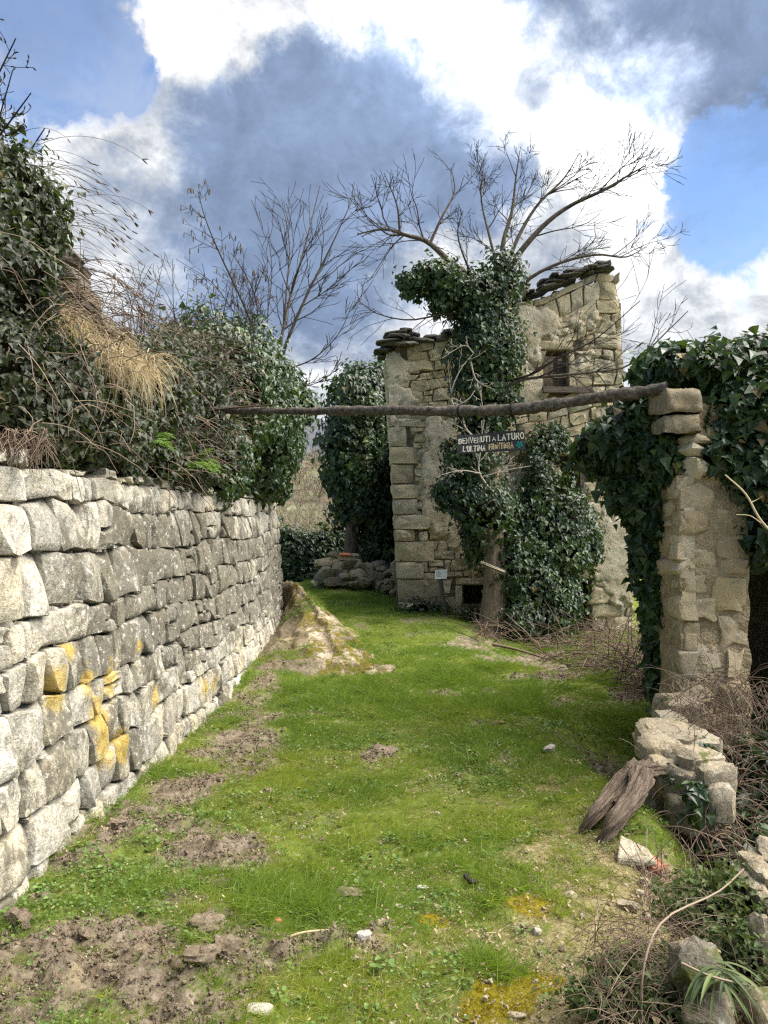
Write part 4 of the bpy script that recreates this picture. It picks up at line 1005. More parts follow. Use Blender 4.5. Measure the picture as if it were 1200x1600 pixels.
for px, dz in ((618, .09), (745, -.07), (905, .06)):
    c = pole_at(px); V, F = tube_geo(np.array([c, c+[.03, -.02, dz*.7], c+[.05, -.02, dz]]), [.022, .016, .012], 6); mesh('branch_stub', V, F, m_pole, pole, tuple(c))
V, F = tube_geo(smooth_path([P(338, 640, 8.05), P(380, 636, 8.0), P(435, 632, 7.9)], 8), np.linspace(.012, .007, 8), 5); mesh('split_branch', V, F, m_bramble, pole, tuple(P(380, 636, 8)))
SY = 6.72
tl, tr, br, bl_ = P(714, 681, SY+.04), P(820, 671, SY-.04), P(821, 703, SY-.04), P(714, 709, SY+.04)
ex = unit(tr-tl); ezv = unit((tl-bl_)); en = unit(np.cross(ex, ezv)); en = en if en[1] < 0 else -en; W_, H_ = np.linalg.norm(tr-tl), np.linalg.norm(tl-bl_)
m_board, t = material('blackened_board'); p = t.pos()
t.finish(t.ramp(t.noise(5, 6, .7, t.vmath('MULTIPLY', p, (2, 2, 14))), [(.3, (.022, .022, .024)), (.55, (.045, .046, .05)), (.75, (.10, .10, .105))]), .8, t.bump(t.noise(7, 5, .7, t.vmath('MULTIPLY', p, (2, 2, 16))), .6, .01), .2)
board = empty('welcome_board', tuple((bl_+br)/2), 'dark wooden welcome board with hand-painted lettering hanging from the pole', 'sign')
def bp(s, v, w_=0.0): return bl_*(1-s)*(1-v)+br*s*(1-v)+tr*s*v+tl*(1-s)*v+en*w_
for v0, v1 in ((0, .49), (.505, 1)):     # two planks
    V = np.array([bp(s, v, w_) for w_ in (0, -.022) for s, v in ((0, v0), (.5, v0+.006), (1, v0), (1, v1), (.5, v1-.006), (0, v1))])
    F = [(0, 1, 2, 3, 4, 5), (11, 10, 9, 8, 7, 6)]+[(i_, i_+6, (i_+1) % 6+6, (i_+1) % 6) for i_ in range(6)]
    mesh('plank', V, F, m_board, board, tuple(bp(.5, (v0+v1)/2)), smooth=False)
# hand-painted strokes
def arc(cx, cy, rx, ry, a0, a1, n=9): a = np.radians(np.linspace(a0, a1, n)); return [(cx+rx*math.cos(k), cy+ry*math.sin(k)) for k in a]
GL = {'B': [[(0, 0), (0, 1)], [(0, 1)]+arc(.25, .76, .28, .24, 90, -90)+[(0, .52)], [(0, .52)]+arc(.28, .26, .32, .26, 90, -90)+[(0, 0)]],
 'E': [[(.5, 1), (0, 1), (0, 0), (.52, 0)], [(0, .52), (.42, .52)]], 'N': [[(0, 0), (0, 1), (.55, 0), (.55, 1)]], 'V': [[(0, 1), (.3, 0), (.6, 1)]],
 'U': [[(0, 1), (0, .3)]+arc(.27, .27, .27, .27, 180, 360)+[(.54, 1)]], 'T': [[(0, 1), (.66, 1)], [(.33, 1), (.33, 0)]], 'i': [[(.05, 0), (.05, .72)], [(.03, .96), (.08, 1.04)]],
 'A': [[(0, 0), (.3, 1), (.6, 0)], [(.12, .36), (.48, .36)]], 'L': [[(0, 1), (0, 0), (.5, 0)]], 'R': [[(0, 0), (0, 1)]+arc(.25, .74, .28, .26, 90, -90)+[(0, .48), (.22, .46), (.55, 0)]],
 'O': [arc(.3, .5, .3, .5, 90, 450, 15)], "'": [[(.06, 1.05), (0, .75)]], 'M': [[(0, 0), (.08, 1), (.36, .35), (.62, 1), (.72, 0)]], 'F': [[(.5, 1), (0, 1), (0, 0)], [(0, .52), (.4, .52)]], 'o': [arc(.22, .36, .22, .3, 90, 450, 12)], 'e': [[(.4, .75), (0, .72), (0, .05), (.42, .1)], [(0, .42), (.34, .42)]]}
def paint(name, text, s0, s1, v0, v1, mat, th, slope=0.0, lean=0.0, heights=None):
    adv = [(.32 if c == ' ' else max(x for st in GL[c] for x, y in st)+.30) for c in text]; tot = sum(adv)-.22; k = (s1-s0)/tot; x = 0; sp = Soup()
    for n_, c in enumerate(text):
        if c != ' ':
            hsc = rng.uniform(.92, 1.06); dv = rng.normal(0, .008)
            for st in GL[c]:
                q = np.array([bp(s0+(x+a+lean*b)*k, v0+dv+(v1-v0)*b*hsc+slope*(s0+x*k), .0025) for a, b in st]); d = unit(np.gradient(q, axis=0)); nn = np.cross(d, en)*th*rng.uniform(.85, 1.2)
                q[0] -= d[0]*th*.5; q[-1] += d[-1]*th*.5
                m_ = len(q); a = np.arange(m_-1); sp.add(np.concatenate([q-nn, q+nn]), np.stack([a, a+1, a+1+m_, a+m_], 1))
                c_, s_ = q, th*.98
                for pt in q: 
                    ang = np.linspace(0, 2*np.pi, 7, endpoint=False); ring = pt+en*.0006+(ex[None]*np.cos(ang)[:, None]+ezv[None]*np.sin(ang)[:, None])*s_; 
                    sp.add(np.concatenate([ring, [pt+en*.0006]]), np.array([[i_, (i_+1) % 7, 7] for i_ in range(7)]))
        x += adv[n_]
    return sp.build(name, mat, board, tuple(bp((s0+s1)/2, (v0+v1)/2)), smooth=False)
def paint_mat(name, c):
    m, t = material(name); p = t.pos(); t.finish(t.mix(t.ss(t.noise(60, 4, .7, p), .35, .7, 0, .55), c, tuple(k*.75 for k in c)), .7, None, .2); return m
m_cream, m_ochre, m_teal = paint_mat('cream_paint', (.76, .70, .58)), paint_mat('ochre_paint', (.74, .56, .32)), paint_mat('teal_paint', (.02, .24, .22))
paint('painted_words', 'BENVENUTi', .03, .49, .55, .81, m_cream, .0038)
paint('painted_words', 'A', .525, .575, .56, .74, m_cream, .0036)
paint('painted_words', 'LATURO', .61, .985, .57, .86, m_cream, .0046)
paint('painted_words', "L'ULTiMA", .09, .415, .10, .36, m_cream, .0038, lean=.14)
paint('painted_words', 'FRoNTieRA', .475, .825, .14, .42, m_ochre, .0036)
sp = Soup()
for k in range(5):
    a = 2*np.pi*k/5+.5; c = bp(.915, .28, .003+.0004*k); d1 = ex*math.cos(a)+ezv*math.sin(a); d2 = ex*math.cos(a+.9)+ezv*math.sin(a+.9); r = .036
    sp.add(np.array([c, c+d1*r*.55+d2*r*.1, c+d1*r*1.05, c+d2*r*.75, c+d2*r*.35]), np.array([[0, 1, 2], [0, 2, 3], [0, 3, 4]]))
sp.build('painted_flower', m_teal, board, tuple(bp(.915, .28)), smooth=False)
m_rope, t = material('dark_cord'); t.finish((.02, .018, .016), .9, None, .1)
for px, s in ((727, .12), (808, .885)):
    c = pole_at(px); e = bp(s, .86, .004); c = np.array([e[0]+.0, c[1], c[2]]); top = pole_at(px)
    V, F = tube_geo(np.array([top-[0, 0, .05], (top+e)/2+[.004, 0, -.0], e]), [.007, .006, .008], 6); mesh('hanging_cord', V, F, m_rope, board, tuple(e))
    ang = np.linspace(0, 2*np.pi, 15); axp = unit(pp[31]-pp[30]); s1 = unit(np.cross(axp, [0, 0, 1])); s2 = np.cross(axp, s1)
    V, F = tube_geo(top+np.outer(np.cos(ang), s1)*.066+np.outer(np.sin(ang), s2)*.066, .007, 5); mesh('cord_loop', V, F, m_rope, board, tuple(top))
    rock('cord_knot', top-[0, .03, .075], (.03, .03, .035), m_rope, board, n=8, ang=.9)

# ------------------------------------------------------------------ ruined outbuilding: pillar, blocks carrying the pole, dark room
m_pil = stone_mat('golden_limestone', [(.40, .33, .215), (.46, .39, .27), (.34, .275, .175), (.50, .44, .33), (.43, .345, .20)], .16, (.12, .11, .075), .25, 0, 1.5, .05, pit=1.2, grain=.4)
m_mortar, t = material('lime_mortar'); p = t.pos()
t.finish(t.ramp(t.noise(9, 6, .72, p), [(.3, (.24, .18, .10)), (.5, (.40, .32, .20)), (.7, (.54, .46, .32))]), 1.0, t.bump(t.math('ADD', t.noise(22, 6, .75, p), t.math('MULTIPLY', t.voro(45, p), .6)), 1.0, .04), .05)
PX0, PX1, PY, PD = 2.30, 2.86, 6.0, .52
barn = empty('ruined_outbuilding', (2.6, 6.3, -.6), 'collapsed outbuilding with golden rubble stone pillar and pitch dark interior', 'ruin')
bzb = -.9; PT = P(0, 742, 6)[2]
# pillar core as a lumpy mortared block
def lump_box(x0, x1, y0, y1, z0, z1, n, amp, seed):
    sp = Soup()
    def face(o, a, b, na, nb):
        A, B = np.meshgrid(np.linspace(0, 1, na), np.linspace(0, 1, nb)); V = np.array(o)+A.reshape(-1, 1)*np.array(a)+B.reshape(-1, 1)*np.array(b)
        i_, j_ = np.meshgrid(np.arange(na-1), np.arange(nb-1)); q = (j_*na+i_).ravel(); sp.add(V, np.stack([q, q+1, q+na+1, q+na], 1))
    dx, dy, dz = x1-x0, y1-y0, z1-z0; nz = max(2, int(dz/n)); nx_ = max(2, int(dx/n)); ny_ = max(2, int(dy/n))
    face((x0, y0, z0), (dx, 0, 0), (0, 0, dz), nx_, nz); face((x0, y1, z0), (0, -dy, 0), (0, 0, dz), ny_, nz); face((x1, y0, z0), (0, dy, 0), (0, 0, dz), ny_, nz); face((x1, y1, z0), (-dx, 0, 0), (0, 0, dz), nx_, nz); face((x0, y0, z1), (dx, 0, 0), (0, dy, 0), nx_, ny_)
    V = np.concatenate(sp.V); N_ = np.stack([fbm(V[:, 0]*6+seed+k*9, V[:, 1]*6, V[:, 2]*6, 4, .6) for k in range(3)], 1); V = V+amp*N_
    # corners of a worn block round off
    return V, np.concatenate(sp.F)
V, F = lump_box(PX0+.015, PX1-.015, PY+.02, PY+PD-.02, bzb, PT, .022, .014, 3.0); mesh('mortar_core', V, F, m_mortar, barn, (2.6, 6.2, 1))
pfr = lambda u, v, w_: np.column_stack([u, PY+.03-w_, v])
pfl = lambda u, v, w_: np.column_stack([PX0+.03-w_, PY+PD-u, v])
xc = PX0
def pq(a, b, c, d):   # photo px box on the pillar front
    q0, q1 = P(a, d, PY), P(c, b, PY); return np.array([[q0[0], q0[2]], [q1[0], q0[2]], [q1[0], q1[2]], [q0[0], q1[2]]])
for a, b, c, d in [(1058, 850, 1114, 872), (1080, 862, 1122, 893), (1060, 800, 1112, 832), (1112, 790, 1142, 830), (1060, 760, 1120, 796), (1068, 900, 1112, 930), (1120, 900, 1168, 960), (1124, 960, 1170, 1012), (1066, 935, 1120, 965), (1068, 1012, 1128, 1050), (1130, 1016, 1172, 1060), (1118, 1062, 1172, 1112), (1064, 1055, 1116, 1100), (1070, 970, 1096, 1006), (1062, 1105, 1120, 1150), (1122, 1116, 1174, 1160), (1120, 840, 1150, 870), (1126, 1165, 1176, 1210), (1064, 1155, 1124, 1205), (1064, 876, 1084, 897), (1122, 872, 1168, 896)]:
    qd = pq(a, b, c, d)+rng.normal(0, .02, (4, 2)); place_stone('stone', qd, pfr, m_pil, barn, gap=.006, bulge=rng.uniform(.012, .035), rough=.022, depth=.12, tilt=.07, outline_rough=.022)
z = bzb+.2
while z < PT-.05:
    hh = rng.uniform(.05, .24); s = rng.uniform(.25, .7); js = [0.0, PD*s, PD] if rng.random() < .6 else ([0.0, PD] if rng.random() < .7 else [PD*.4, PD])
    for u0, u1 in zip(js[:-1], js[1:]):
        place_stone('stone', np.array([[u0, z], [u1, z], [u1, z+hh], [u0, z+hh]])+rng.normal(0, .02, (4, 2)), pfl, m_pil, barn, gap=.006, bulge=rng.uniform(.008, .030), rough=.022, depth=.10, tilt=.06, outline_rough=.016)
    z += hh
rock('stone', P(1083, 735, 6.12), (.26, .40, .20), m_pil, barn, .1); rock('stone', P(1068, 705, 6.15), (.24, .36, .16), m_pil, barn, .3); rock('stone', P(1110, 745, 6.2), (.34, .4, .16), m_pil, barn, -.2); rock('stone', P(1072, 690, 6.2), (.30, .4, .10), m_pil, barn, 0)
V, F = lump_box(PX0+.14, PX1, PY+.10, PY+PD, PT-.03, P(0, 628, 6)[2], .025, .018, 8.0); mesh('mortar_core', V, F, m_mortar, barn, (2.6, 6.3, 2.4))
for a, b, c, d in [(1086, 690, 1130, 722), (1132, 684, 1172, 716), (1084, 724, 1120, 748), (1122, 720, 1170, 752), (1090, 655, 1134, 686), (1136, 648, 1172, 680)]:
    place_stone('stone', pq(a, b, c, d)+rng.normal(0, .014, (4, 2)), lambda u, v, w_: np.column_stack([u, PY+.09-w_, v]), m_pil, barn, gap=.006, bulge=rng.uniform(.015, .04), rough=.024, depth=.12, tilt=.08, outline_rough=.022)
m_block = stone_mat('tufa_block', [(.24, .20, .14), (.30, .255, .18)], .3, (.07, .065, .05), .15, 0, 1.6, .15, pit=1.5, grain=.5)
for px, py, w_, d_, h_, a_ in ((1049, 634, .33, .46, .185, .06), (1053, 668, .30, .44, .15, -.05)):
    V, F = lump_box(-w_/2, w_/2, -d_/2, d_/2, -h_/2, h_/2,   .022, .026, px); k_ = np.abs(V/np.array([w_/2, d_/2, h_/2])); edge = np.sort(k_, 1)[:, 1]; V *= (1-.10*sstep(edge, .75, 1.0))[:, None]
    V = V@np.array(Matrix.Rotation(a_, 3, 'Z') @ Matrix.Rotation(a_*.6, 3, 'Y')).T+P(px, py, 6.15); mesh('capping_block', V, F, m_block, barn, tuple(V.mean(0)))
rock('stone', P(1100, 660, 6.4), (.45, .5, .40), m_block, barn, .1, ang=.4)
# dark room behind
def wallp(name, pts, z0, z1, th=.3):
    pts = np.array(pts, float); V, F = [], []
    (xa, ya), (xb, yb) = pts; d = unit(np.array([xb-xa, yb-ya])); n_ = np.array([-d[1], d[0]])*th
    V = [(xa, ya, z0), (xb, yb, z0), (xb+n_[0], yb+n_[1], z0), (xa+n_[0], ya+n_[1], z0), (xa, ya, z1), (xb, yb, z1), (xb+n_[0], yb+n_[1], z1), (xa+n_[0], ya+n_[1], z1)]
    return mesh(name, V, [(0, 1, 5, 4), (1, 2, 6, 5), (2, 3, 7, 6), (3, 0, 4, 7), (4, 5, 6, 7), (3, 2, 1, 0)], m_core, barn, (xa, ya, z0), smooth=False)
wallp('room_wall', [(2.80, 6.53), (4.25, 9.9)], -1.2, 2.7, -.12); wallp('room_wall', [(4.25, 9.9), (8.5, 9.9)], -1.2, 2.7); wallp('room_wall', [(8.5, 9.9), (8.5, 6.3)], -1.2, 2.7); wallp('room_wall', [(4.4, 6.05), (8.5, 6.05)], -1.2, 2.7, .45)
V, F = box_geo(2.62, 4.7, 6.06, 6.48, 2.25, 2.66); mesh('lintel', V, F, m_wood, barn, (3.6, 6.3, 2.4), smooth=False)
V = [(2.7, 6.12, 2.72), (8.6, 6.12, 2.72), (8.6, 10.2, 2.9), (4.2, 10.2, 2.9)]; V += [(x, y, z+.12) for x, y, z in V]
mesh('roof', V, [(3, 2, 1, 0), (4, 5, 6, 7), (0, 1, 5, 4), (1, 2, 6, 5), (2, 3, 7, 6), (3, 0, 4, 7)], m_slate, barn, (5, 8, 2.8), smooth=False)

ivy_thing('ivy_canopy', 'large glossy ivy heaped over the pillar top and outbuilding roof', 'ivy',
    [pb(1050, 575, 6.5, 48, 32, .35), pb(1095, 578, 6.6, 55, 42, .45), pb(1150, 590, 6.7, 60, 50, .5), pb(1215, 600, 6.7, 70, 55, .5), pb(1130, 650, 6.35, 50, 52, .3), pb(1190, 665, 6.25, 60, 75, .35), pb(1120, 715, 6.15, 34, 30, .2), pb(1185, 745, 6.1, 44, 60, .28), pb(1190, 830, 6.0, 26, 50, .2), pb(1260, 700, 6.2, 80, 140, .4)],
    14500, .078, m_ivy_far, lump=.4, freq=2.2, core=.72, wild=.6, shell=.2)
ivy_thing('ivy_curtain', 'dark ivy curtain hanging down behind the pillar edge nearest the house', 'ivy',
    [pb(1010, 650, 6.5, 44, 40, .28), pb(965, 690, 6.6, 48, 34, .28), pb(1000, 710, 6.55, 50, 46, .28), pb(945, 715, 6.65, 36, 24, .2), pb(990, 770, 6.62, 42, 56, .25), pb(1018, 800, 6.6, 30, 60, .22), pb(1012, 870, 6.65, 22, 50, .18), pb(1022, 940, 6.65, 14, 60, .14), pb(1022, 1030, 6.65, 10, 60, .10), pb(1052, 720, 6.25, 26, 34, .16)],
    9500, .078, m_ivy_far, lump=.4, freq=2.4, core=.66, wild=.6, shell=.2)
# ------------------------------------------------------------------ broken low wall, stump, rubble
m_cream_st = stone_mat('pale_limestone', [(.38, .33, .245), (.33, .28, .20), (.43, .39, .31)], .2, (.12, .11, .07), .25, 0, 1.6, .25, pit=.8)
lw = empty('broken_low_wall', (2.0, 4.9, 0), 'broken knee-high wall of pale stones below the pillar', 'wall')
for px, py, Y, dm, rz, rx in [(1058, 1108, 5.75, (.24, .26, .16), .1, .1), (1046, 1128, 5.5, (.16, .2, .10), .3, .2), (1040, 1152, 5.25, (.30, .34, .15), -.1, .10), (1078, 1158, 5.25, (.24, .36, .13), .1, .05), (1030, 1172, 5.05, (.22, .18, .13), .2, .2), (1062, 1186, 5.0, (.26, .24, .14), .5, .1), (1092, 1200, 4.85, (.22, .22, .2), .3, 0), (1112, 1222, 4.75, (.18, .22, .24), .2, .1), (1120, 1250, 4.68, (.15, .2, .2), -.2, .1), (1035, 1200, 4.95, (.2, .2, .16), .1, .1), (1075, 1225, 4.82, (.2, .2, .18), .6, 0), (1098, 1256, 4.72, (.15, .18, .17), .1, .2), (1054, 1222, 4.9, (.16, .2, .18), .1, .3), (1080, 1270, 4.75, (.2, .2, .2), .4, 0)]:
    dm = np.array(dm)*1.15; V, F = lump_box(-dm[0]/2, dm[0]/2, -dm[1]/2, dm[1]/2, -dm[2]/2, dm[2]/2, .024, .018, px*.7+py); k_ = np.abs(V/(dm/2)); edge = np.sort(k_, 1)[:, 1]; V *= (1-.16*sstep(edge, .7, 1.0))[:, None]
    V = V@np.array(Matrix.Rotation(rz, 3, 'Z') @ Matrix.Rotation(rx, 3, 'X')).T+P(px, py, Y); mesh('stone', V, F, m_cream_st, lw, tuple(V.mean(0)), sharp=40)
sp = Soup()
for c, dm in [((2.02, 5.35, .22), (.46, .95, .66)), ((1.95, 4.92, .05), (.48, .5, .62))]: V, F = rock_geo(dm, 4.4, 18, .5, .15); sp.add(V+np.array(c), F)
sp.build('core', m_mortar, lw, (2, 5, .2))

m_stump, t = material('grey_deadwood'); p = t.pos()
cv_ = t.n('ShaderNodeCombineXYZ'); t.put(cv_.inputs[0], t.attr('gx')); t.put(cv_.inputs[1], t.attr('gy')); t.put(cv_.inputs[2], t.attr('gz')); gv = t.vmath('MULTIPLY', cv_.outputs[0], (1.9, 1.9, .55))
t.finish(t.ramp(t.noise(3.5, 7, .75, gv, .6), [(.3, (.05, .036, .025)), (.44, (.16, .12, .088)), (.58, (.28, .22, .165)), (.75, (.41, .345, .27))]), .95, t.bump(t.noise(4, 7, .75, gv, .5), 1.0, .05), .1)
st = empty('tree_stump', tuple(G(930, 1300)), 'weathered grey split tree stump leaning against the broken wall', 'stump')
def gnarl(path, r0, r1, ribs, amp, flat, seed, n=40, sides=40, tw=.3):
    pts = smooth_path(path, n); t_ = unit(np.gradient(pts, axis=0)); a = unit(np.cross(t_, [0, 0, 1.0])); b = np.cross(a, t_); ang = np.linspace(0, 2*np.pi, sides, endpoint=False); s = np.linspace(0, 1, n)
    A, S = np.meshgrid(ang, s); R = (r0+(r1-r0)*S)*(1+amp*(1-2*np.abs(np.sin(A*ribs*.5+S*tw*4+1.6*fbm(S*3, A*0+seed, 0, 2))))+.10*(1-2*np.abs(np.sin(A*ribs*1.5+S*2+seed)))+amp*.8*fbm(np.cos(A)*3+seed, np.sin(A)*3, S*2.0, 4)+.10*fbm(np.cos(A)*9, np.sin(A)*9+seed, S*5, 3))
    V = pts[:, None]+a[:, None]*(R*np.cos(A))[..., None]+b[:, None]*(R*flat*np.sin(A))[..., None]
    i_, j_ = np.meshgrid(np.arange(sides), np.arange(n-1)); q = (j_*sides+i_).ravel(); q2 = (j_*sides+(i_+1) % sides).ravel(); F = [tuple(f) for f in np.stack([q, q2, q2+sides, q+sides], 1)]
    V = V.reshape(-1, 3); F += [tuple(range(sides-1, -1, -1)), tuple(range((n-1)*sides, n*sides))]; return V, F, {'gx': np.cos(A).ravel(), 'gy': np.sin(A).ravel(), 'gz': (S*4+seed).ravel()}
for nm, path, r0, r1, rb, seed in [('root', [G(902, 1302)-[0, 0, .05], P(930, 1272, 4.55), P(962, 1232, 4.72), P(996, 1196, 4.85)], .030, .062, 5, 1.0), ('root', [G(935, 1315)-[0, 0, .05], P(962, 1282, 4.42), P(990, 1246, 4.58), P(1006, 1208, 4.74)], .038, .072, 4, 5.0), ('trunk', [P(965, 1262, 4.6), P(985, 1238, 4.7), P(1005, 1210, 4.82), P(1022, 1196, 4.95)], .055, .07, 7, 9.0), ('trunk', [P(985, 1210, 4.78), P(1015, 1203, 4.85), P(1050, 1200, 4.95)], .06, .075, 5, 12.0)]:
    V, F, at_ = gnarl(path, r0, r1, rb, .17, .8, seed, 60, 64); mesh(nm, V, F, m_stump, st, tuple(V.mean(0)), attrs=at_)
# ------------------------------------------------------------------ bedrock outcrop at the end of the wall
m_bed, t = material('bedrock'); p = t.pos()
lay = t.noise(3.0, 6, .7, t.vmath('MULTIPLY', p, (1.2, 1.2, 5)), .5)
bc = t.ramp(lay, [(.3, (.16, .12, .075)), (.48, (.33, .27, .19)), (.62, (.46, .40, .31)), (.75, (.56, .51, .42))])
bc = t.mix(t.ss(t.noise(2.6, 6, .75, p), .46, .56, 0, .85), bc, t.ramp(t.noise(14, 4, .7, p), [(.3, (.085, .065, .04)), (.7, (.16, .125, .08))]))
bc = t.mix(t.ss(t.math('ADD', t.noise(3.4, 5, .72, t.vmath('ADD', p, (4, 1, 2))), t.math('MULTIPLY', t.ss(t.noise(12, 4, .7, p), .3, .7), .1)), .52, .59, 0, .95), bc, t.ramp(t.noise(20, 4, .7, p), [(.3, (.075, .068, .012)), (.7, (.21, .165, .03))]))
bc = t.mix(t.math('MULTIPLY', t.attr('soil'), t.ss(t.noise(7, 5, .75, p), .25, .55, .35, 1)), bc, t.ramp(t.noise(24, 6, .75, p), [(.3, (.07, .055, .038)), (.5, (.15, .12, .085)), (.72, (.26, .215, .16))]))
t.finish(bc, .97, t.bump(t.math('ADD', lay, t.math('MULTIPLY', t.noise(30, 6, .75, p), .4)), 1.0, .06), .1)
ridge = np.array([P(453, 938, 14.7), P(480, 948, 13.8), P(505, 968, 12.9), P(535, 992, 12.0), P(562, 1012, 11.2), P(585, 1035, 10.5), P(606, 1066, 9.7), P(618, 1078, 9.3)])
ys_ = np.linspace(9.2, 15.1, 190); xs_ = np.linspace(-1.98, .45, 100); X, Y = np.meshgrid(xs_, ys_)
ry = ridge[::-1, 1]; xr = np.interp(Y, ry, ridge[::-1, 0]) + .05*fbm(Y*2.5, 1, 1, 3); zr = np.interp(Y, ry, ridge[::-1, 2])
g = H(X, Y); hr_ = np.maximum(zr-H(xr, Y), 0)
left = np.clip((xr-X)/np.maximum(xr+1.85, .15), 0, 1)
hr_ = hr_*sstep(Y, 9.25, 10.3)
prof = np.where(X < xr, 1+.28*np.sin(np.pi*np.minimum(left*1.5, 1))-.60*left**2, 1-sstep(X-xr, 0, .16+.30*hr_))
hr_ = hr_*1.5+.10*sstep(hr_, .02, .1); z_ = g + hr_*prof - .05
lw_ = left+.10*fbm(X*1.6, Y*1.3, 5, 3)
for e_, h_ in ((.10, .05), (.30, .07), (.55, .06), (.8, .05)): z_ = z_ - h_*sstep(lw_, e_-.012, e_+.012)*sstep(hr_, .04, .3) + h_*sstep(lw_, e_-.25, e_-.02)*sstep(hr_, .04, .3)*.7
cr_ = np.abs(np.sin(Y*2.6+X*1.2+1.2*fbm(X*1.5, Y*1.5, 3, 3))); z_ -= .05*(1-sstep(cr_, .0, .09))*sstep(hr_, .02, .15)
z_ = z_ + .035*fbm(X*2.2, Y*1.5, 2, 3) + .010*fbm(X*12, Y*9, 4, 3)
z_ -= .25*sstep(X-xr, .12+.25*hr_, .35+.3*hr_)
n = len(xs_); i_, j_ = np.meshgrid(np.arange(n-1), np.arange(len(ys_)-1)); q = (j_*n+i_).ravel()
oc = mesh('rock_outcrop', np.stack([X, Y, z_], -1).reshape(-1, 3), np.stack([q, q+1, q+n+1, q+n], 1), m_bed, None, (-.8, 12, 0), attrs={'soil': (sstep(left+.25*fbm(X*2, Y*1.4, 8, 3), .40, .75)).ravel()})
tag(oc, 'sloping bedrock outcrop with yellow moss at the far foot of the retaining wall', 'rock')
for k, (px_, py_, Y_, a_, b_, c_) in enumerate([(476, 955, 13.9, .75, .55, .20), (500, 972, 13.1, .80, .5, .18), (524, 990, 12.4, .7, .55, .20), (545, 1008, 11.7, .75, .5, .16), (566, 1026, 11.0, .65, .5, .15), (588, 1048, 10.3, .6, .45, .13), (604, 1066, 9.8, .45, .4, .10), (520, 1015, 11.9, .6, .5, .14), (550, 1042, 10.9, .6, .45, .12), (480, 990, 12.8, .6, .5, .16)]):
    q = P(px_, py_, Y_); rock('slab', q-[.06, 0, c_*.12], (a_, b_, c_*1.3), m_bed, oc, -.75+rng.normal(0, .2), rng.normal(0, .1), ang=.38, n=20, rough=.12)
rock('stone', P(470, 945, 14.3)+[-.1, .2, .02], (.28, .25, .16), m_lime, None, .3, label='pale loose stone lodged between the outcrop and wall end', cat='stone', group='loose stones')

def outz(x, y):
    """height of the turf or, where it stands higher, the outcrop"""
    x = np.asarray(x, float); y = np.asarray(y, float); z = H(x, y)
    fx = np.clip((x-xs_[0])/(xs_[1]-xs_[0]), 0, len(xs_)-1.001); fy = np.clip((y-ys_[0])/(ys_[1]-ys_[0]), 0, len(ys_)-1.001)
    k = z_[fy.astype(int), fx.astype(int)]; ins = (x > xs_[0]) & (x < xs_[-1]) & (y > ys_[0]) & (y < ys_[-1])
    return np.where(ins & (k > z), k, z), ins & (k > z+.01)

# ------------------------------------------------------------------ single stones, clods and sticks on the grass
def GR(px, py):
    q = G(px, py)
    for _ in range(3): q = P(px, py, q[1]*1.0) if False else q
    q = q.copy(); q[2] = float(H(q[0], q[1])); return q
m_pale = stone_mat('pale_loose_stone', [(.50, .48, .43), (.60, .57, .50), (.44, .41, .36)], .1, (.14, .13, .10), .2, 0, 2.0)
loose = [((857, 1180), (22, 14, 15), 'bright grey-white stone on the open grass before the stump', m_pale), ((432, 1447), (17, 9, 11), 'small pinkish-tan stone in the long grass beside the turned soil', m_clay),
 ((598, 1452), (40, 30, 12), 'flat buff stone sunk in the turf in the middle of the path', m_bed), ((567, 1480), (30, 20, 18), 'pale grey pebble in grass just below the flat buff stone', m_pale),
 ((890, 1404), (24, 16, 13), 'creamy stone on the withered ground near the moss patch', m_cream_st), ((838, 1451), (16, 13, 14), 'round white pebble beside orange moss', m_pale), ((880, 1479), (14, 9, 8), 'tiny flat pale stone among dry straw', m_cream_st),
 ((408, 1596), (46, 26, 16), 'grey-white stone at the very bottom edge of the picture', m_pale), ((800, 988), (26, 18, 26), 'upright tan stone at the foot of the twig mound by the tree', m_bed),
 ((756, 984), (26, 9, 10), 'flat pale slab lying in front of the tree trunk', m_pale), ((876, 1048), (24, 14, 15), 'pinkish-white stone at the edge of the brushwood', m_cream_st), ((893, 1068), (16, 12, 12), 'small rounded stone half in the brushwood edge', m_bed),
 ((680, 1026), (10, 6, 6), 'small white stone on the grass near the signpost path', m_pale), ((638, 1155), (14, 8, 4), 'grey flat stone in the grass at mid path', m_bed), ((728, 1152), (34, 12, 6), 'wide flat stone flush with the grass at mid path', m_bed), ((776, 1131), (30, 12, 6), 'flat mossy stone flush with the grass near the brushwood', m_bed),
 ((660, 1380), (20, 9, 7), 'grey flat stone on the thin turf left of the stick', m_pale), ((622, 1416), (16, 8, 6), 'small whitish chip on thin turf', m_pale), ((982, 1418), (36, 22, 22), 'cluster of pale rubble stone at the hollow edge', m_cream_st), ((1000, 1400), (20, 14, 13), 'small cream rubble stone above the hollow', m_cream_st), ((1008, 1385), (22, 16, 14), 'tilted cream rubble stone below the brick piece', m_cream_st),
 ((962, 1490), (34, 16, 14), 'angular pale stone by the dead bramble stems', m_cream_st), ((940, 1508), (22, 12, 10), 'small pale stone in front of dead bramble stems', m_cream_st), ((905, 1566), (24, 10, 8), 'chalky stone low in the dry grass at the bottom', m_cream_st), ((808, 1590), (28, 16, 10), 'chalky crumbling stone beside bright yellow moss', m_cream_st), ((1012, 1436), (24, 14, 14), 'pale stone lying in the hollow', m_cream_st)]
for (px, py), (a, b, c), lab, mt in loose:
    q = GR(px, py); k = q[1]/FPX; rock('stone', q+[0, 0, c*k*.25], (a*k, max(b, a*.7)*k, c*k*1.1), mt, None, rng.uniform(-.5, .5), rng.uniform(-.1, .1), label=lab, cat='stone', group='loose stones', ang=.55)
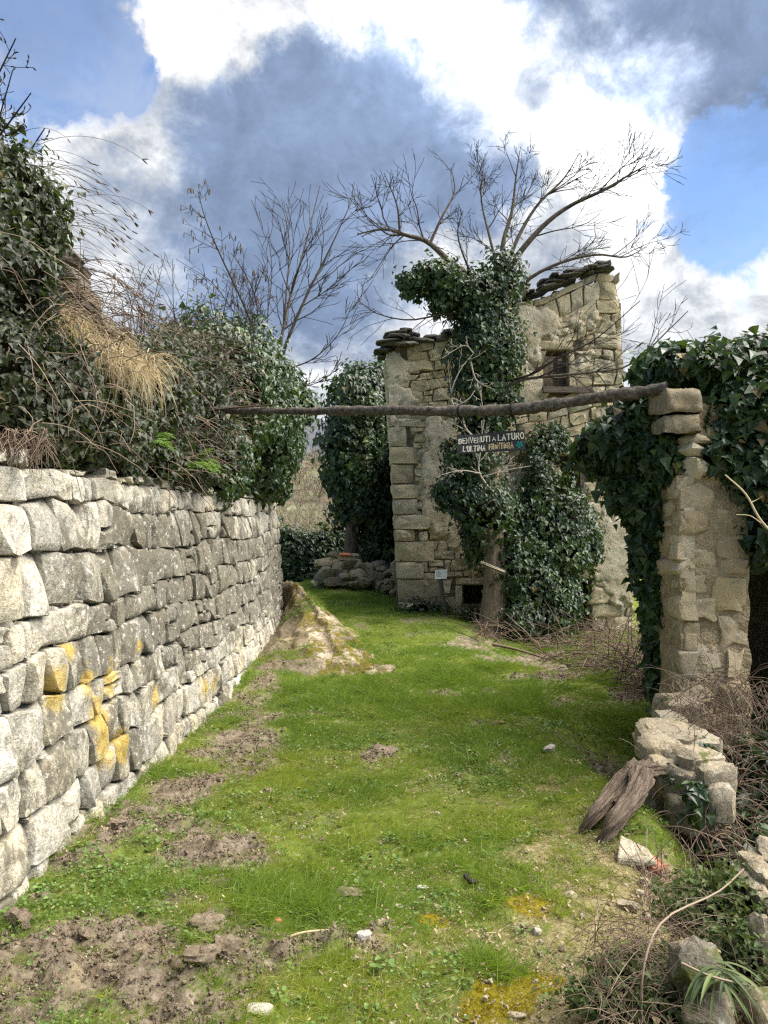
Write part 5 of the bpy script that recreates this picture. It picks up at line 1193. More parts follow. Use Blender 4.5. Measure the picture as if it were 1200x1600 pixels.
# the big wedge of white stone and the brick bit beside it
q = GR(988, 1345); k = q[1]/FPX
pr = np.array([P(963, 1340, q[1]), P(980, 1326, q[1]+.12), P(1006, 1350, q[1]), P(984, 1345, q[1]-.05)])
V = np.array([[-.10, -.05, .0], [.115, -.07, 0], [.13, .09, 0], [-.02, .13, 0], [-.095, -.045, .045], [.11, -.06, .03], [.11, .075, .045], [-.03, .10, .115]])+q
f8 = [(0, 3, 2, 1), (4, 5, 6, 7), (0, 1, 5, 4), (1, 2, 6, 5), (2, 3, 7, 6), (3, 0, 4, 7)]
o = mesh('stone', V, f8, m_cream_st, None, tuple(q), smooth=False); tag(o, 'large clean white wedge of stone leaning below the stump', 'stone', 'loose stones')
bv = o.modifiers.new('worn edges', 'BEVEL'); bv.width = .012; bv.segments = 2
q = GR(1020, 1350); V, F = box_geo(-.05, .045, -.05, .06, -.03, .045, .004); M = np.array(Matrix.Rotation(.5, 3, 'Z') @ Matrix.Rotation(.25, 3, 'X'))
o = mesh('brick', V@M.T+q, F, m_clay, None, tuple(q), smooth=False); tag(o, 'broken red brick piece beside the white wedge of stone', 'brick'); bv = o.modifiers.new('worn edges', 'BEVEL'); bv.width = .01; bv.segments = 2

m_clod, t = material('turned_soil'); p = t.pos()
t.finish(t.ramp(t.noise(26, 6, .75, p), [(.3, (.14, .105, .07)), (.5, (.28, .22, .155)), (.7, (.44, .37, .28))]), 1.0, t.bump(t.noise(45, 6, .8, p), 1.0, .04), .05)
for px, py, a, b, lab in [(320, 1450, 66, 34, 'broad lump of turned soil beside a dark hole'), (352, 1500, 56, 44, 'fibrous brown turf clod torn open'), (312, 1525, 56, 34, 'long soil clod behind the torn turf clod'), (268, 1512, 36, 30, 'rounded soil clod at the dark hole edge'), (138, 1465, 34, 28, 'round clod of earth among weeds near the wall'), (345, 1385, 30, 40, 'upright clod beside grass tuft in the path'), (318, 1358, 34, 22, 'low soil clod above the upright clod'), (255, 1252, 36, 30, 'soil lump at the foot of the wall'), (180, 1300, 36, 26, 'soil lump close to the lowest wall stones'), (545, 1398, 50, 20, 'flat bare soil scrape clod in the middle of the grass'), (65, 1405, 34, 26, 'earth clod at the near foot of the wall'), (420, 1238, 26, 18, 'small soil heap on the grass beyond the turned patch'), (250, 1545, 40, 28, 'crumbling soil clod low in the turned patch'), (30, 1450, 60, 50, 'large dark earth clod at the edge of the picture'), (200, 1560, 40, 26, 'loose soil clod beside weeds near the bottom'), (190, 1490, 24, 18, 'small dry soil clod between two larger clods'), (600, 1172, 40, 14, 'thin bare soil lump on the green mid path')]:
    q = GR(px, py); k = q[1]/FPX; rock('soil_clod', q+[0, 0, b*k*.05], (a*k*1.05, a*k*.8, b*k*.9), m_clod, None, rng.uniform(-.6, .6), label=lab, cat='clod', group='clods of turned soil', ang=.85, rough=.20, freq=2.6, n=26)
for a, b, r, lab, mt in [((428, 1482), (523, 1469), 4, 'thin pale stick lying in the long grass', m_straw), ((728, 1380), (748, 1390), 8, 'short dark stub of wood on the thin turf', m_twig), ((770, 1008), (860, 1030), 4, 'long bare stick lying along the brushwood edge', m_bramble), ((752, 972), (798, 955), 5, 'curved pale stick propped against the tree foot', m_straw), ((842, 1003), (850, 960), 4, 'forked pale stick standing up in front of the ivy', m_straw), ((715, 1500), (700, 1478), 2, 'thin straw stalk on the turf', m_straw), ((960, 1040), (1012, 1072), 4, 'pale branch lying across the brushwood heap', m_straw), ((1085, 1255), (1102, 1240), 5, 'splintered grey stick poking from the broken wall', m_bramble)]:
    qa, qb = GR(*a), GR(*b); 
    if 'standing' in lab: qb = P(*b, qa[1])
    if 'propped' in lab: qb = P(*b, qa[1]+.1)
    k = qa[1]/FPX; mid = (qa+qb)/2+[0, 0, .02]+rng.normal(0, .02, 3); V, F = tube_geo(smooth_path([qa+[0, 0, .02], mid+[0, 0, .015], qb+[0, 0, .025]], 8), np.linspace(r*k*.6, r*k*.35, 8), 6)
    mesh('stick', V, F, mt, None, tuple(qa), True, {'tint': np.full(len(V), .6)}); tag(bpy.context.scene.collection.objects[-1], lab, 'stick', 'sticks on the ground')

# ------------------------------------------------------------------ brushwood before the house
sp = Soup()
for k in range(2300):
    if k < 1700: px, py = rng.uniform(815, 1040), rng.uniform(985, 1092)
    else: px, py = rng.uniform(745, 830), rng.uniform(960, 1005)
    if py > 1000+.42*(px-815)+12 and k < 1700: continue
    q = G(px, py); q[2] = float(H(q[0], q[1]))+abs(rng.normal(0, .10))
    pts = cane(q, rng.uniform(.25, 1.1), (rng.normal(), rng.normal(), rng.uniform(-.1, .45)), .5, n=6); V, F = tube_geo(pts, np.linspace(rng.uniform(.004, .010), .003, len(pts)), 3); sp.add(V, F, np.clip(rng.normal(.35, .25), 0, 1))
bw = sp.build('brushwood', m_bramble, None, tuple(G(930, 1050))); tag(bw, 'tangled heap of dead brown brushwood before the house wall', 'brushwood', kind='stuff')
# vines and dead stems over the pillar foot and the hollow
sp = Soup()
for k in range(900):
    px, py, Y = rng.uniform(1050, 1195), rng.uniform(1060, 1340), 0
    Y = np.interp(py, [1050, 1150, 1330], [5.85, 5.5, 4.6])+rng.uniform(-.3, .15)
    pts = cane(P(px, py, Y), rng.uniform(.1, .5), (rng.normal(0, 1), rng.normal(0, .6)-.3, rng.normal(.1, .8)), .9, n=6); V, F = tube_geo(pts, np.linspace(.0035, .0015, len(pts)), 3); sp.add(V, F, np.clip(rng.normal(.35, .25), 0, 1))
for k in range(500):
    q = GR(rng.uniform(1000, 1140), rng.uniform(1310, 1440)); pts = cane(q+[0, 0, .02], rng.uniform(.08, .4), (rng.normal(), rng.normal(), .5), .9, n=6); V, F = tube_geo(pts, np.linspace(.003, .0013, len(pts)), 3); sp.add(V, F, np.clip(rng.normal(.45, .25), 0, 1))
vt = sp.build('dead_vine_tangle', m_bramble, None, (2.3, 5.2, 0)); tag(vt, 'tangle of dead brown vine stems over the pillar foot', 'vines', kind='stuff')
ivy_thing('ground_ivy', 'dark ground ivy filling the hollow in front of the dark room', 'ivy', [pb(1150, 1290, 5.0, 50, 34, .35), pb(1190, 1240, 5.2, 40, 60, .3), pb(1200, 1320, 4.8, 50, 40, .4), pb(1130, 1240, 5.1, 22, 30, .15), pb(1240, 1260, 5.2, 60, 80, .4), pb(1140, 1335, 4.6, 36, 24, .25)], 1700, .085, m_ivy_far, core=.7, lump=.35)
ivy_thing('ivy_sprig', 'small ivy sprigs trailing over the broken knee-high wall', 'ivy', [pb(1085, 1240, 4.62, 20, 22, .06), pb(1095, 1262, 4.6, 20, 18, .06), pb(1085, 1160, 5.15, 22, 10, .07), pb(1104, 1178, 4.95, 14, 14, .06), pb(1050, 1205, 4.85, 14, 12, .06)], 260, .055, m_ivy_far, core=0)

# pale dead branch sticking out beside the pillar
out = []; limb([(1235, 860, 5.6), (1190, 815, 5.6), (1165, 772, 5.6), (1133, 742, 5.6)], .011, .005, out, 0); limb([(1174, 785, 5.6), (1184, 780, 5.6), (1192, 775, 5.55)], .004, .0025, out, 0); limb([(1190, 818, 5.6), (1172, 806, 5.55), (1150, 804, 5.5)], .004, .002, out, 0)
db = empty('dead_branch', tuple(P(1190, 815, 5.6)), 'pale leafless branch sticking out beside the ivy by the pillar', 'branch')
sp = Soup()
for q, r, l in out: V, F = tube_geo(q, r, 6); sp.add(V, F, .9)
sp.build('twig', m_straw, db, tuple(db.location))

# ------------------------------------------------------------------ overgrown rubble wall at the near corner
nw = empty('mossy_rubble_wall', tuple(P(1150, 1560, 2.5)), 'overgrown heap of pale rubble stones at the near edge of the path', 'wall')
for px, py, Y, a, b, d, lab in [(1092, 1512, 2.50, 74, 60, .20, 0), (1105, 1580, 2.42, 76, 60, .2, 0), (1195, 1480, 2.65, 50, 80, .2, 0), (1188, 1352, 2.95, 44, 34, .2, 0), (1175, 1380, 2.9, 34, 30, .2, 0), (1200, 1330, 3.0, 34, 30, .2, 0), (1090, 1478, 2.62, 54, 22, .15, 0), (1200, 1590, 2.4, 90, 90, .3, 0), (1195, 1410, 2.8, 34, 40, .2, 0), (1140, 1480, 2.72, 40, 26, .2, 0), (1160, 1430, 2.85, 40, 30, .2, 0), (1085, 1430, 3.05, 40, 22, .2, 0), (1110, 1405, 3.1, 36, 20, .2, 0)]:
    rock('stone', P(px, py, Y), (a*Y/FPX*1.1, d, b*Y/FPX*1.1), m_cream_st if rng.random() < .25 else m_mossy, nw, rng.uniform(-.2, .2), rng.uniform(-.1, .1), ang=.42, n=18, rough=.16)
sp = Soup()
for c, dm in [(P(1170, 1590, 2.8), (.5, .4, .5)), (P(1190, 1470, 3.1), (.36, .4, .4))]: V, F = rock_geo(dm, 7.7, 20, .7, .2); sp.add(V+c, F)
sp.build('core', m_clod, nw, tuple(nw.location))
m_weed_low = leaf_mat('low_weed_leaf', [(0, (.035, .055, .018)), (.5, (.07, .10, .03)), (.9, (.13, .16, .05)), (1, (.26, .20, .10))], .6, .25, .2, (.14, .2, .03))
ivy_thing('creeping_weeds', 'low dull green creeping weeds over the near rubble wall', 'weeds', [pb(1130, 1450, 2.85, 60, 40, .18), pb(1100, 1420, 3.0, 44, 22, .15), pb(1160, 1400, 2.9, 36, 34, .15), pb(1010, 1530, 2.75, 70, 34, .12), pb(1040, 1580, 2.55, 50, 40, .12), pb(1170, 1500, 2.62, 20, 34, .08), pb(960, 1560, 2.65, 60, 26, .1)], 9000, .022, m_weed_low, core=.5, lump=.4, freq=6, wild=.9, shell=.3)
sp = Soup()
for k in range(900):
    px, py = rng.uniform(920, 1200), rng.uniform(1390, 1600); 
    if px < 1060 and py < 1430: continue
    Y = np.interp(py, [1390, 1600], [3.0, 2.45])+rng.uniform(-.12, .1); pts = cane(P(px, py, Y), rng.uniform(.06, .35), (rng.normal(), rng.normal(0, .5)-.3, rng.normal(.3, .5)), .9, n=6); V, F = tube_geo(pts, np.linspace(.0016, .0007, len(pts)), 3); sp.add(V, F, rng.random())
for pts in [[P(1000, 1600, 2.5), P(1008, 1500, 2.55), P(1040, 1435, 2.65), P(1120, 1395, 2.8), P(1162, 1358, 2.9)], [P(940, 1590, 2.55), P(985, 1545, 2.6), P(1000, 1520, 2.6)], [P(1065, 1505, 2.4), P(1110, 1525, 2.36), P(1170, 1540, 2.36)]]:
    V, F = tube_geo(smooth_path(pts, 14), np.linspace(.0045, .003, 14), 5); sp.add(V, F, .95)
dsx = sp.build('dead_stems', m_bramble, None, tuple(P(1080, 1480, 2.7))); tag(dsx, 'dead bramble stems arching over the near rubble wall', 'stems', kind='stuff')
sp = Soup()
pl = empty('strap_leaf_plant', tuple(P(1120, 1520, 2.4)), 'green strap-leaved plant growing on the near rubble stones', 'plant')
leafn = 0
for k in range(34):
    a = rng.uniform(np.pi*.75, np.pi*2.15); d = unit(np.array([np.cos(a)*1.0, -.45+rng.normal(0, .3), .35*rng.random()+np.sin(a)*.25])); c = P(1122, 1516, 2.40)+rng.normal(0, .012, 3); L = rng.uniform(.09, .17); pts = [c]
    for _ in range(8): d = unit(d+np.array([0, -.02, -.14])); pts.append(pts[-1]+d*L/8)
    pts = np.array(pts); t_ = unit(np.gradient(pts, axis=0)); s_ = unit(np.cross(t_, [0, -.4, 1])); ww = (np.sin(np.linspace(.35, np.pi, 9))*rng.uniform(.0035, .006))[:, None]; up_ = np.cross(s_, t_)*.4
    V = np.concatenate([pts-s_*ww+up_*ww, pts, pts+s_*ww+up_*ww]); i_ = np.arange(8); F = np.concatenate([np.stack([i_, i_+1, i_+10, i_+9], 1), np.stack([i_+9, i_+10, i_+19, i_+18], 1)])
    mesh('leaf', V, F, m_weed_low, pl, tuple(c), True, {'tint': np.full(27, np.clip(rng.normal(.35, .25), 0, 1))})

# ------------------------------------------------------------------ tree against the house with its ivy
R3 = random.Random(31)
base = P(771, 985, 14.6); tr_ = empty('bare_tree', tuple(base), 'large spreading bare tree growing against the ruined house front', 'tree')
V, F = tube_geo(smooth_path([P(771, 1000, 14.6), P(771, 955, 14.6), P(773, 900, 14.6), P(771, 845, 14.65), P(768, 770, 14.7), P(764, 690, 14.8), P(768, 600, 14.8), P(780, 500, 14.8), P(788, 425, 14.8)], 40), np.interp(np.linspace(0, 1, 40), [0, .06, .3, .7, 1], [.36, .27, .21, .19, .16]), 14)
V += .035*np.stack([fbm(V[:, 0]*2.2, V[:, 1]*2.2, V[:, 2]*1.2+k, 3) for k in (0, 20, 40)], 1); mesh('trunk', V, F, m_bark_warm, tr_, tuple(base))
out = []; kw = dict(thin=.8, kids=(8, 10), ratio=(.26, .50), rmin=.0048, rg=R3, ang=(24, 50), up=.035, wob=.11)
limb([(770, 500, 14.8), (740, 440, 14.7), (704, 410, 14.6), (668, 378, 14.5), (636, 368, 14.4), (600, 358, 14.3), (558, 366, 14.2)], .105, .012, out, 3, 20, **kw)
limb([(782, 440, 14.8), (786, 380, 14.8), (800, 330, 14.9), (806, 280, 15), (812, 236, 15)], .07, .008, out, 3, 18, **kw)
limb([(790, 430, 14.8), (812, 395, 14.7), (850, 352, 14.6), (890, 322, 14.5), (945, 296, 14.3), (985, 272, 14.2), (1010, 258, 14.1)], .085, .009, out, 3, 20, **kw)
limb([(786, 430, 14.8), (810, 370, 15), (840, 320, 15.1), (880, 280, 15.2), (905, 240, 15.3)], .06, .008, out, 3, 18, **kw)
limb([(800, 480, 14.7), (822, 440, 14.6), (872, 412, 14.4), (930, 398, 14.2), (975, 402, 14.1), (1000, 392, 14)], .055, .007, out, 3, 18, **kw)
limb([(780, 430, 14.9), (765, 370, 15.1), (752, 310, 15.3), (756, 255, 15.4)], .042, .007, out, 3, 16, **kw)
limb([(672, 380, 14.5), (690, 340, 14.5), (710, 300, 14.6), (705, 262, 14.6)], .04, .006, out, 2, 14, **kw)
limb([(625, 366, 14.4), (620, 320, 14.5), (600, 270, 14.6)], .032, .006, out, 2, 14, **kw)
limb([(740, 440, 14.7), (716, 372, 14.6), (722, 330, 14.6)], .03, .006, out, 2, 12, **kw)
limb([(760, 490, 14.7), (700, 490, 14.4), (640, 500, 14.1), (590, 490, 14), (560, 470, 13.9)], .03, .006, out, 2, 14, **dict(kw, up=-.02))
limb([(766, 620, 14.7), (810, 595, 14.3), (860, 588, 14), (920, 582, 13.8), (985, 570, 13.7), (1040, 520, 13.7), (1075, 486, 13.6)], .045, .007, out, 2, 20, **dict(kw, kids=(12, 15), ratio=(.2, .4), up=.03))
limb([(768, 600, 14.7), (830, 585, 14.1), (870, 560, 13.9), (930, 530, 13.8), (1000, 470, 13.7)], .035, .007, out, 2, 18, **dict(kw, kids=(10, 12)))
for o in [o for o in out if o[1][0] > .03]: twigs_mesh('limb', [o], m_bark, tr_, tuple(base), 9)
tag(twigs_mesh('branches', [o for o in out if o[1][0] <= .03], m_twig, tr_, tuple(base), 5), kind='stuff')
# pale dead shoots in front of the ivy
out = []
for pxs, r in [([(765, 720, 14.2), (752, 690, 14.1), (756, 655, 14), (750, 610, 14)], .02), ([(762, 760, 14.1), (748, 735, 14), (752, 700, 13.95), (762, 672, 13.95)], .022), ([(752, 700, 14), (722, 660, 13.9), (705, 620, 13.9), (718, 580, 13.9), (740, 552, 14)], .016), ([(735, 565, 14), (745, 595, 13.95), (770, 608, 13.9)], .018), ([(752, 740, 14), (720, 735, 13.8), (690, 742, 13.7)], .012), ([(755, 745, 14), (790, 735, 13.8), (830, 728, 13.7)], .012), ([(740, 552, 14), (725, 540, 14), (690, 560, 13.9)], .012), ([(742, 610, 14), (730, 625, 13.9), (700, 640, 13.8)], .010)]:
    limb(pxs, r, .005, out, 2, 12, kids=(5, 8), ratio=(.18, .4), rmin=.0045, rg=R3)
sp = Soup()
for q, r, l in out: V, F = tube_geo(q, r, 4); sp.add(V, F, .55+.4*R3.random())
m_paletwig = leaf_mat('pale_dead_wood', [(0, (.16, .13, .10)), (1, (.42, .37, .31))], .9, .1, 0)
tag(sp.build('dead_shoots', m_paletwig, tr_, tuple(base)), kind='stuff')
V, F = box_geo(-.24, .24, -.06, -.02, -.035, .035, .004); M = np.array(Matrix.Rotation(.36, 3, 'Y')); q = P(770, 886, 14.30)
tb = mesh('nailed_board', V@M.T+q, F, m_slate, tr_, tuple(q), smooth=False)
edge = mesh('bracket_fungus', *[(a@M.T+q, b) for a, b in [box_geo(-.25, .25, -.09, -.06, -.012, .012, .006)]][0], m_plaster, tr_, tuple(q), smooth=False)

ivy_thing('ivy_on_tree', 'dense ivy wrapping the upper trunk and fork of the large bare tree', 'ivy',
    [pb(680, 432, 14.5, 42, 22, .4), pb(645, 440, 14.4, 24, 20, .3), pb(712, 452, 14.6, 34, 34, .4), pb(748, 470, 14.7, 38, 40, .5), pb(786, 440, 14.8, 26, 40, .4), pb(760, 520, 14.8, 48, 48, .6), pb(756, 580, 14.8, 44, 50, .6), pb(768, 620, 14.8, 40, 50, .5), pb(752, 650, 14.7, 36, 40, .4), pb(690, 460, 14.5, 20, 26, .3), pb(790, 540, 15, 22, 40, .4)],
    17000, .085, m_ivy_far, lump=.46, freq=2.0, core=.6, shell=.3)
ivy_thing('ivy_on_house', 'broad dark ivy mass covering the lower house front around the tree', 'ivy',
    [pb(735, 720, 14.7, 36, 34, .4), pb(712, 702, 14.7, 20, 18, .3), pb(757, 790, 14.7, 46, 46, .45), pb(715, 772, 14.7, 36, 26, .35), pb(745, 840, 14.9, 24, 40, .3), pb(838, 755, 15.3, 18, 50, .35), pb(848, 700, 15.6, 30, 34, .35), pb(862, 790, 15.3, 40, 66, .5), pb(882, 855, 15.2, 44, 54, .5), pb(826, 860, 15.0, 34, 66, .5), pb(832, 930, 14.7, 40, 48, .5), pb(815, 975, 14.3, 34, 30, .4), pb(880, 930, 15.1, 34, 40, .4), pb(870, 690, 15.7, 18, 24, .3), pb(800, 900, 14.8, 24, 60, .4), pb(855, 960, 14.6, 30, 34, .4), pb(918, 840, 15.6, 26, 40, .3)],
    27000, .082, m_ivy_far, lump=.5, freq=2.0, core=.66, shell=.26)
ivy_thing('weed_clump', 'low dark weeds at the foot of the house corner beside the stake', 'weeds', [pb(655, 952, 15.4, 26, 14, .2), pb(690, 950, 15.3, 12, 10, .2), pb(740, 958, 15.2, 24, 10, .2)], 700, .07, m_ivy, core=.5)

# ------------------------------------------------------------------ turf: tufts of blades, weeds, straw
proto = bpy.data.collections.new('turf_tufts')
def tuft(name, n, L, wd, spread, lean, mat, tints, segs=3):
    global sp
    sp = Soup()
    for k in range(n):
        a = rng.uniform(0, 2*np.pi); r = spread*np.sqrt(rng.random()); c = np.array([np.cos(a)*r, np.sin(a)*r, -.006]); b = rng.uniform(0, 2*np.pi); d = unit(np.array([np.cos(b)*lean, np.sin(b)*lean, 1])+rng.normal(0, .15, 3)); ln = L*rng.uniform(.45, 1.15); pts = [c]
        for _ in range(segs): d = unit(d+np.array([d[0]*.35, d[1]*.35, -.16])); pts.append(pts[-1]+d*ln/segs)
        blade(np.array(pts), wd*rng.uniform(.7, 1.3), np.clip(rng.normal(*tints), 0, 1), side=np.array([np.cos(b+1.2), np.sin(b+1.2), .2]))
    o = sp.build(name, mat, smooth=False); COL.objects.unlink(o); proto.objects.link(o); return o
m_grass, t = material('grass_blade')
gc = t.ramp(t.attr('tint'), [(0, (.085, .125, .024)), (.4, (.175, .245, .04)), (.75, (.28, .335, .065)), (1, (.39, .37, .13))])
pa_ = t.n('ShaderNodeAttribute', attribute_type='INSTANCER'); pa_.attribute_name = 'patch'
gc = t.mix(t.ss(pa_.outputs['Fac'], -.9, -.1, .6, 0), gc, t.mix(1.0, gc, (.62, .74, .8), 'MULTIPLY'))
gc = t.mix(t.ss(t.math('ADD', pa_.outputs['Fac'], t.math('MULTIPLY', t.rnd(), .5)), .2, 1.0, 0, .8), gc, (.30, .31, .05))
t.finish(gc, .55, None, .25, (.35, (.24, .36, .03)))
m_moss, t = material('moss_tuft'); t.finish(t.ramp(t.attr('tint'), [(0, (.10, .09, .006)), (.6, (.26, .21, .012)), (1, (.40, .30, .03))]), .9, None, .1, (.25, (.3, .24, .02)))
tuft('a_short_grass', 15, .050, .0017, .034, .55, m_grass, (.5, .22)); tuft('b_short_grass', 15, .066, .0016, .038, .45, m_grass, (.42, .22)); tuft('c_long_grass', 22, .125, .0019, .03, .5, m_grass, (.35, .18), 4)
tuft('d_straw', 12, .06, .0012, .045, 1.6, m_straw, (.55, .25))
def weed(name, n, sz, spread, mat, tint):
    r = spread*np.sqrt(rng.random(n)); a = rng.uniform(0, 2*np.pi, n); pos = np.column_stack([np.cos(a)*r, np.sin(a)*r, rng.uniform(.004, .035, n)]); nor = np.tile([0, -.1, 1.0], (n, 1)); tip = np.column_stack([np.cos(a), np.sin(a), np.zeros(n)])
    V, F = leaves_geo(pos, nor, sz*rng.uniform(.7, 1.3, n), tip*2, np.array([[0, .4, -.03], [0, 0, 0], [-.38, .3, .02], [-.33, .75, .03], [0, 1, 0], [.33, .75, .03], [.38, .3, .02]]), LEAF_F, .35)
    o = mesh(name, V, F, mat, None, (0, 0, 0), False, {'tint': np.repeat(np.clip(rng.normal(*tint, n), 0, 1), 7)}); COL.objects.unlink(o); proto.objects.link(o)
m_weed = leaf_mat('weed_leaf', [(0, (.045, .085, .02)), (.5, (.085, .145, .03)), (.85, (.14, .20, .055)), (1, (.26, .30, .16))], .6, .25, .2, (.14, .22, .03))
weed('e_clover', 12, .0125, .045, m_weed, (.45, .25)); weed('f_broad_weed', 8, .023, .04, m_weed, (.5, .2))
tuft('g_moss', 22, .016, .0022, .03, .9, m_moss, (.55, .25), 2)

def crumbs(name, n, spread, r0, r1, mat):
    sp = Soup()
    for k in range(n):
        a = rng.uniform(0, 6.28); r = spread*np.sqrt(rng.random()); d_ = rng.uniform(r0, r1)*np.array([1, rng.uniform(.6, 1), rng.uniform(.5, .9)]); V, F = rock_geo(d_, rng.uniform(0, 90), n=7, ang=.8, rough=.3)
        sp.add(V+np.array([np.cos(a)*r, np.sin(a)*r, d_[2]*.2]), F)
    o = sp.build(name, mat, smooth=False); COL.objects.unlink(o); proto.objects.link(o)
crumbs('h_soil_crumbs', 9, .07, .008, .036, m_clod); crumbs('i_pebbles', 6, .07, .006, .024, m_cream_st)
m_litter = leaf_mat('leaf_litter', [(0, (.10, .065, .04)), (.5, (.20, .145, .085)), (1, (.36, .29, .19))], .8, .1, .05)
n_l = 9; a_l = rng.uniform(0, 6.28, n_l); r_l = .07*np.sqrt(rng.random(n_l))
V, F = leaves_geo(np.column_stack([np.cos(a_l)*r_l, np.sin(a_l)*r_l, rng.uniform(.012, .04, n_l)]), np.tile([0, 0, 1.0], (n_l, 1)), rng.uniform(.012, .032, n_l), rng.normal(0, 1, (n_l, 3))*[1, 1, .2], LANCE_V*[1.6, 1, 1], LANCE_F, .5)
o = mesh('j_leaf_litter', V, F, m_litter, None, (0, 0, 0), False, {'tint': np.repeat(rng.random(n_l), 4)}); COL.objects.unlink(o); proto.objects.link(o)
def scatter():
    pts, kind, scl, pat = [], [], [], []
    for y0, y1, dens, sc in ((1.9, 3.0, 2300, .85), (3.0, 4.2, 1900, .92), (4.2, 6, 1350, 1.0), (6, 9, 900, 1.15), (9, 13, 520, 1.3), (13, 18, 330, 1.4), (18, 24, 160, 1.7), (24, 40, 40, 2.6)):
        x0, x1 = (-2.0, 2.6) if y1 < 8 else (-2.2, 5.2)
        n = int((y1-y0)*(x1-x0)*dens); x = rng.uniform(x0, x1, n); y = rng.uniform(y0, y1, n)
        ok = (np.abs(x) < y*.56+.4) & (x > np.where(y < 15.1, wall_face(y, 0.0)+.02, -9))
        x, y = x[ok], y[ok]; b, d, ms = bare_mask(x, y), dry_mask(x, y), moss_mask(x, y); z, on_rock = outz(x, y)
        patch = fbm(x*1.3, y*1.3, 12, 3); fine = fbm(x*6, y*6, 22, 2); u = rng.random(len(x))
        keepp = (u < np.clip(1.16-1.05*b+.35*fine+.2*patch, .16, 1)) & ~((on_rock) & (fbm(x*2.4, y*1.6, 51, 3) < .05+.5*(u-.5))) & (u < 1.05-.70*d)
        k = np.where(rng.random(len(x)) < .5, 0, 1); k = np.where((patch+fine*.5+rng.normal(0, .3, len(x)) > .42) & (y < 11), 2, k)
        v = rng.random(len(x)); clover = np.clip(.06+.28*fbm(x*1.6+3, y*1.6, 31, 3)+.55*np.exp(-((x+1.3)/.7)**2-((y-3.3)/1.6)**2)+.25*b, .02, .85); k = np.where(v < clover, 4, k); k = np.where((v < clover*.22), 5, k)
        k = np.where(rng.random(len(x)) < d*.85, 3, k); k = np.where((rng.random(len(x)) < .09+.16*np.clip(fine, 0, 1)) & (y < 12), 3, k); k = np.where(ms > .45, 6, k)
        keepp |= (ms > .45) & (u < .9)
        near_ = y < 11; cr = (rng.random(len(x)) < (.42*sstep(b, .35, .75)*near_)); k = np.where(cr, 7, k); keepp |= cr
        pbl = (rng.random(len(x)) < (.05*d+.005)*near_) & ~cr; k = np.where(pbl, 8, k); keepp |= pbl; lt = (rng.random(len(x)) < .014+.13*d+.07*b+.05*np.clip(fine, 0, 1)) & (y < 9) & ~cr & ~pbl; k = np.where(lt, 9, k); keepp |= lt
        inside = (x > 2.27) & (y > 5.95)&(y < 7.4); keepp &= ~inside & ~((y > 15.9) & (x > hp(626, 940)[0]-.0) & (y < 22.4))
        pv2 = .12+1.35*fbm(x*1.1+9, y*1.1, 44, 4, .65)+.4*fine; pat.append(pv2[keepp]); hs_ = np.clip(1-.45*pv2, .6, 1.5); pts.append(np.column_stack([x, y, z])[keepp]); kind.append(k[keepp]); scl.append((sc*rng.uniform(.65, 1.25, len(x))*(1-.35*sstep(b, .2, .7))*np.where(k < 3, hs_, 1))[keepp])
    return np.concatenate(pts), np.concatenate(kind), np.concatenate(scl), np.concatenate(pat)
gp_, gk, gs, gpat = scatter()
# special rosettes: the wide tuft by the moss and longer tufts beside the stump
for px, py, n, s in [(765, 1525, 26, 1.1), (1045, 1235, 22, 1.0), (1030, 1290, 26, .9), (1045, 1310, 14, 1.0), (640, 1310, 12, 1.2), (410, 1440, 20, 1.0), (1085, 1490, 6, .6), (935, 1070, 14, 1.6), (830, 1010, 8, 1.5), (150, 1290, 8, 1.0), (720, 960, 14, 1.5), (690, 958, 10, 1.5), (525, 1330, 14, 1.0)]:
    q = G(px, py); e = q+np.column_stack([rng.normal(0, .05*q[1]/3, n), rng.normal(0, .04*q[1]/3, n), np.zeros(n)]); e[:, 2] = H(e[:, 0], e[:, 1]); gp_ = np.concatenate([gp_, e]); gk = np.concatenate([gk, np.full(n, 2)]); gs = np.concatenate([gs, np.full(n, s)]); gpat = np.concatenate([gpat, np.full(n, -.5)])
n = 260; ty = rng.uniform(2.6, 10.5, n); ty = ty[fbm(ty*1.4, 3.0, 77, 2) > -.15]; n = len(ty); e = np.column_stack([wall_face(ty, 0)+rng.uniform(.03, .13, n), ty, np.zeros(n)]); e[:, 2] = H(e[:, 0], e[:, 1])
gp_ = np.concatenate([gp_, e]); gk = np.concatenate([gk, rng.choice([2, 2, 4, 5, 9, 3], n)]); gs = np.concatenate([gs, rng.uniform(.7, 1.3, n)]); gpat = np.concatenate([gpat, rng.normal(-.2, .4, n)])      # growth along the wall foot
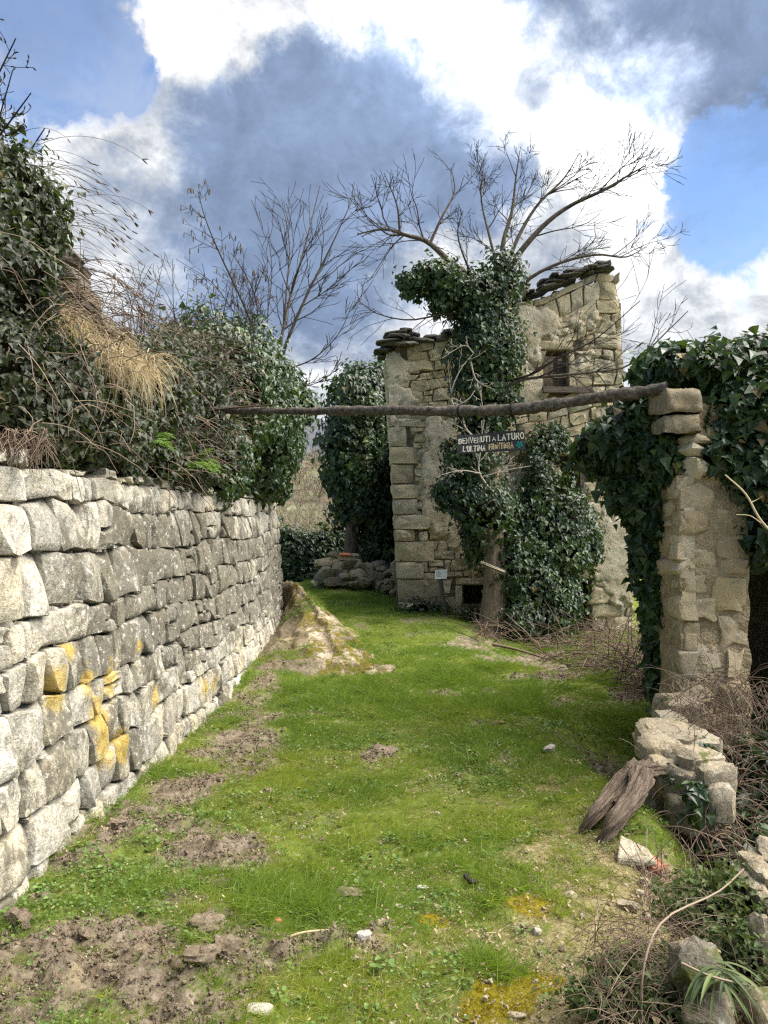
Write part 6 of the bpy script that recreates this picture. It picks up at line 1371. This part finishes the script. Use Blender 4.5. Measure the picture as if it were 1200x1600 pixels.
gm = bpy.data.meshes.new('grass'); gm.vertices.add(len(gp_)); gm.vertices.foreach_set('co', gp_.astype(np.float32).ravel())
for nm, ty, arr in (('patch', 'FLOAT', gpat.astype(np.float32)), ('pick', 'INT', gk.astype(np.int32)), ('size', 'FLOAT', gs.astype(np.float32)), ('turn', 'FLOAT', rng.uniform(0, 6.283, len(gp_)).astype(np.float32)), ('tilt', 'FLOAT', rng.normal(0, .22, len(gp_)).astype(np.float32))):
    gm.attributes.new(nm, ty, 'POINT').data.foreach_set('value', arr)
grass = link('grass', gm); tag(grass, 'short rough grass with clover and dry straw along the path', 'grass', kind='stuff')
ng = bpy.data.node_groups.new('turf', 'GeometryNodeTree'); ng.interface.new_socket('Geometry', in_out='INPUT', socket_type='NodeSocketGeometry'); ng.interface.new_socket('Geometry', in_out='OUTPUT', socket_type='NodeSocketGeometry')
N = ng.nodes.new; L_ = ng.links.new; gi, go = N('NodeGroupInput'), N('NodeGroupOutput'); iop = N('GeometryNodeInstanceOnPoints'); ci = N('GeometryNodeCollectionInfo')
ci.inputs['Collection'].default_value = proto; ci.inputs['Separate Children'].default_value = True; ci.inputs['Reset Children'].default_value = True; iop.inputs['Pick Instance'].default_value = True
def named(nm, ty): a = N('GeometryNodeInputNamedAttribute'); a.data_type = ty; a.inputs['Name'].default_value = nm; return a.outputs['Attribute']
cx = N('ShaderNodeCombineXYZ'); L_(named('tilt', 'FLOAT'), cx.inputs[0]); L_(named('turn', 'FLOAT'), cx.inputs[2])
e2r = N('FunctionNodeEulerToRotation'); L_(cx.outputs[0], e2r.inputs[0])
mtp = N('GeometryNodeMeshToPoints'); L_(gi.outputs[0], mtp.inputs[0]); L_(mtp.outputs[0], iop.inputs['Points']); L_(ci.outputs[0], iop.inputs['Instance']); L_(named('pick', 'INT'), iop.inputs['Instance Index']); L_(e2r.outputs[0], iop.inputs['Rotation']); L_(named('size', 'FLOAT'), iop.inputs['Scale'])
L_(iop.outputs[0], go.inputs[0]); md = grass.modifiers.new('turf', 'NODES'); md.node_group = ng
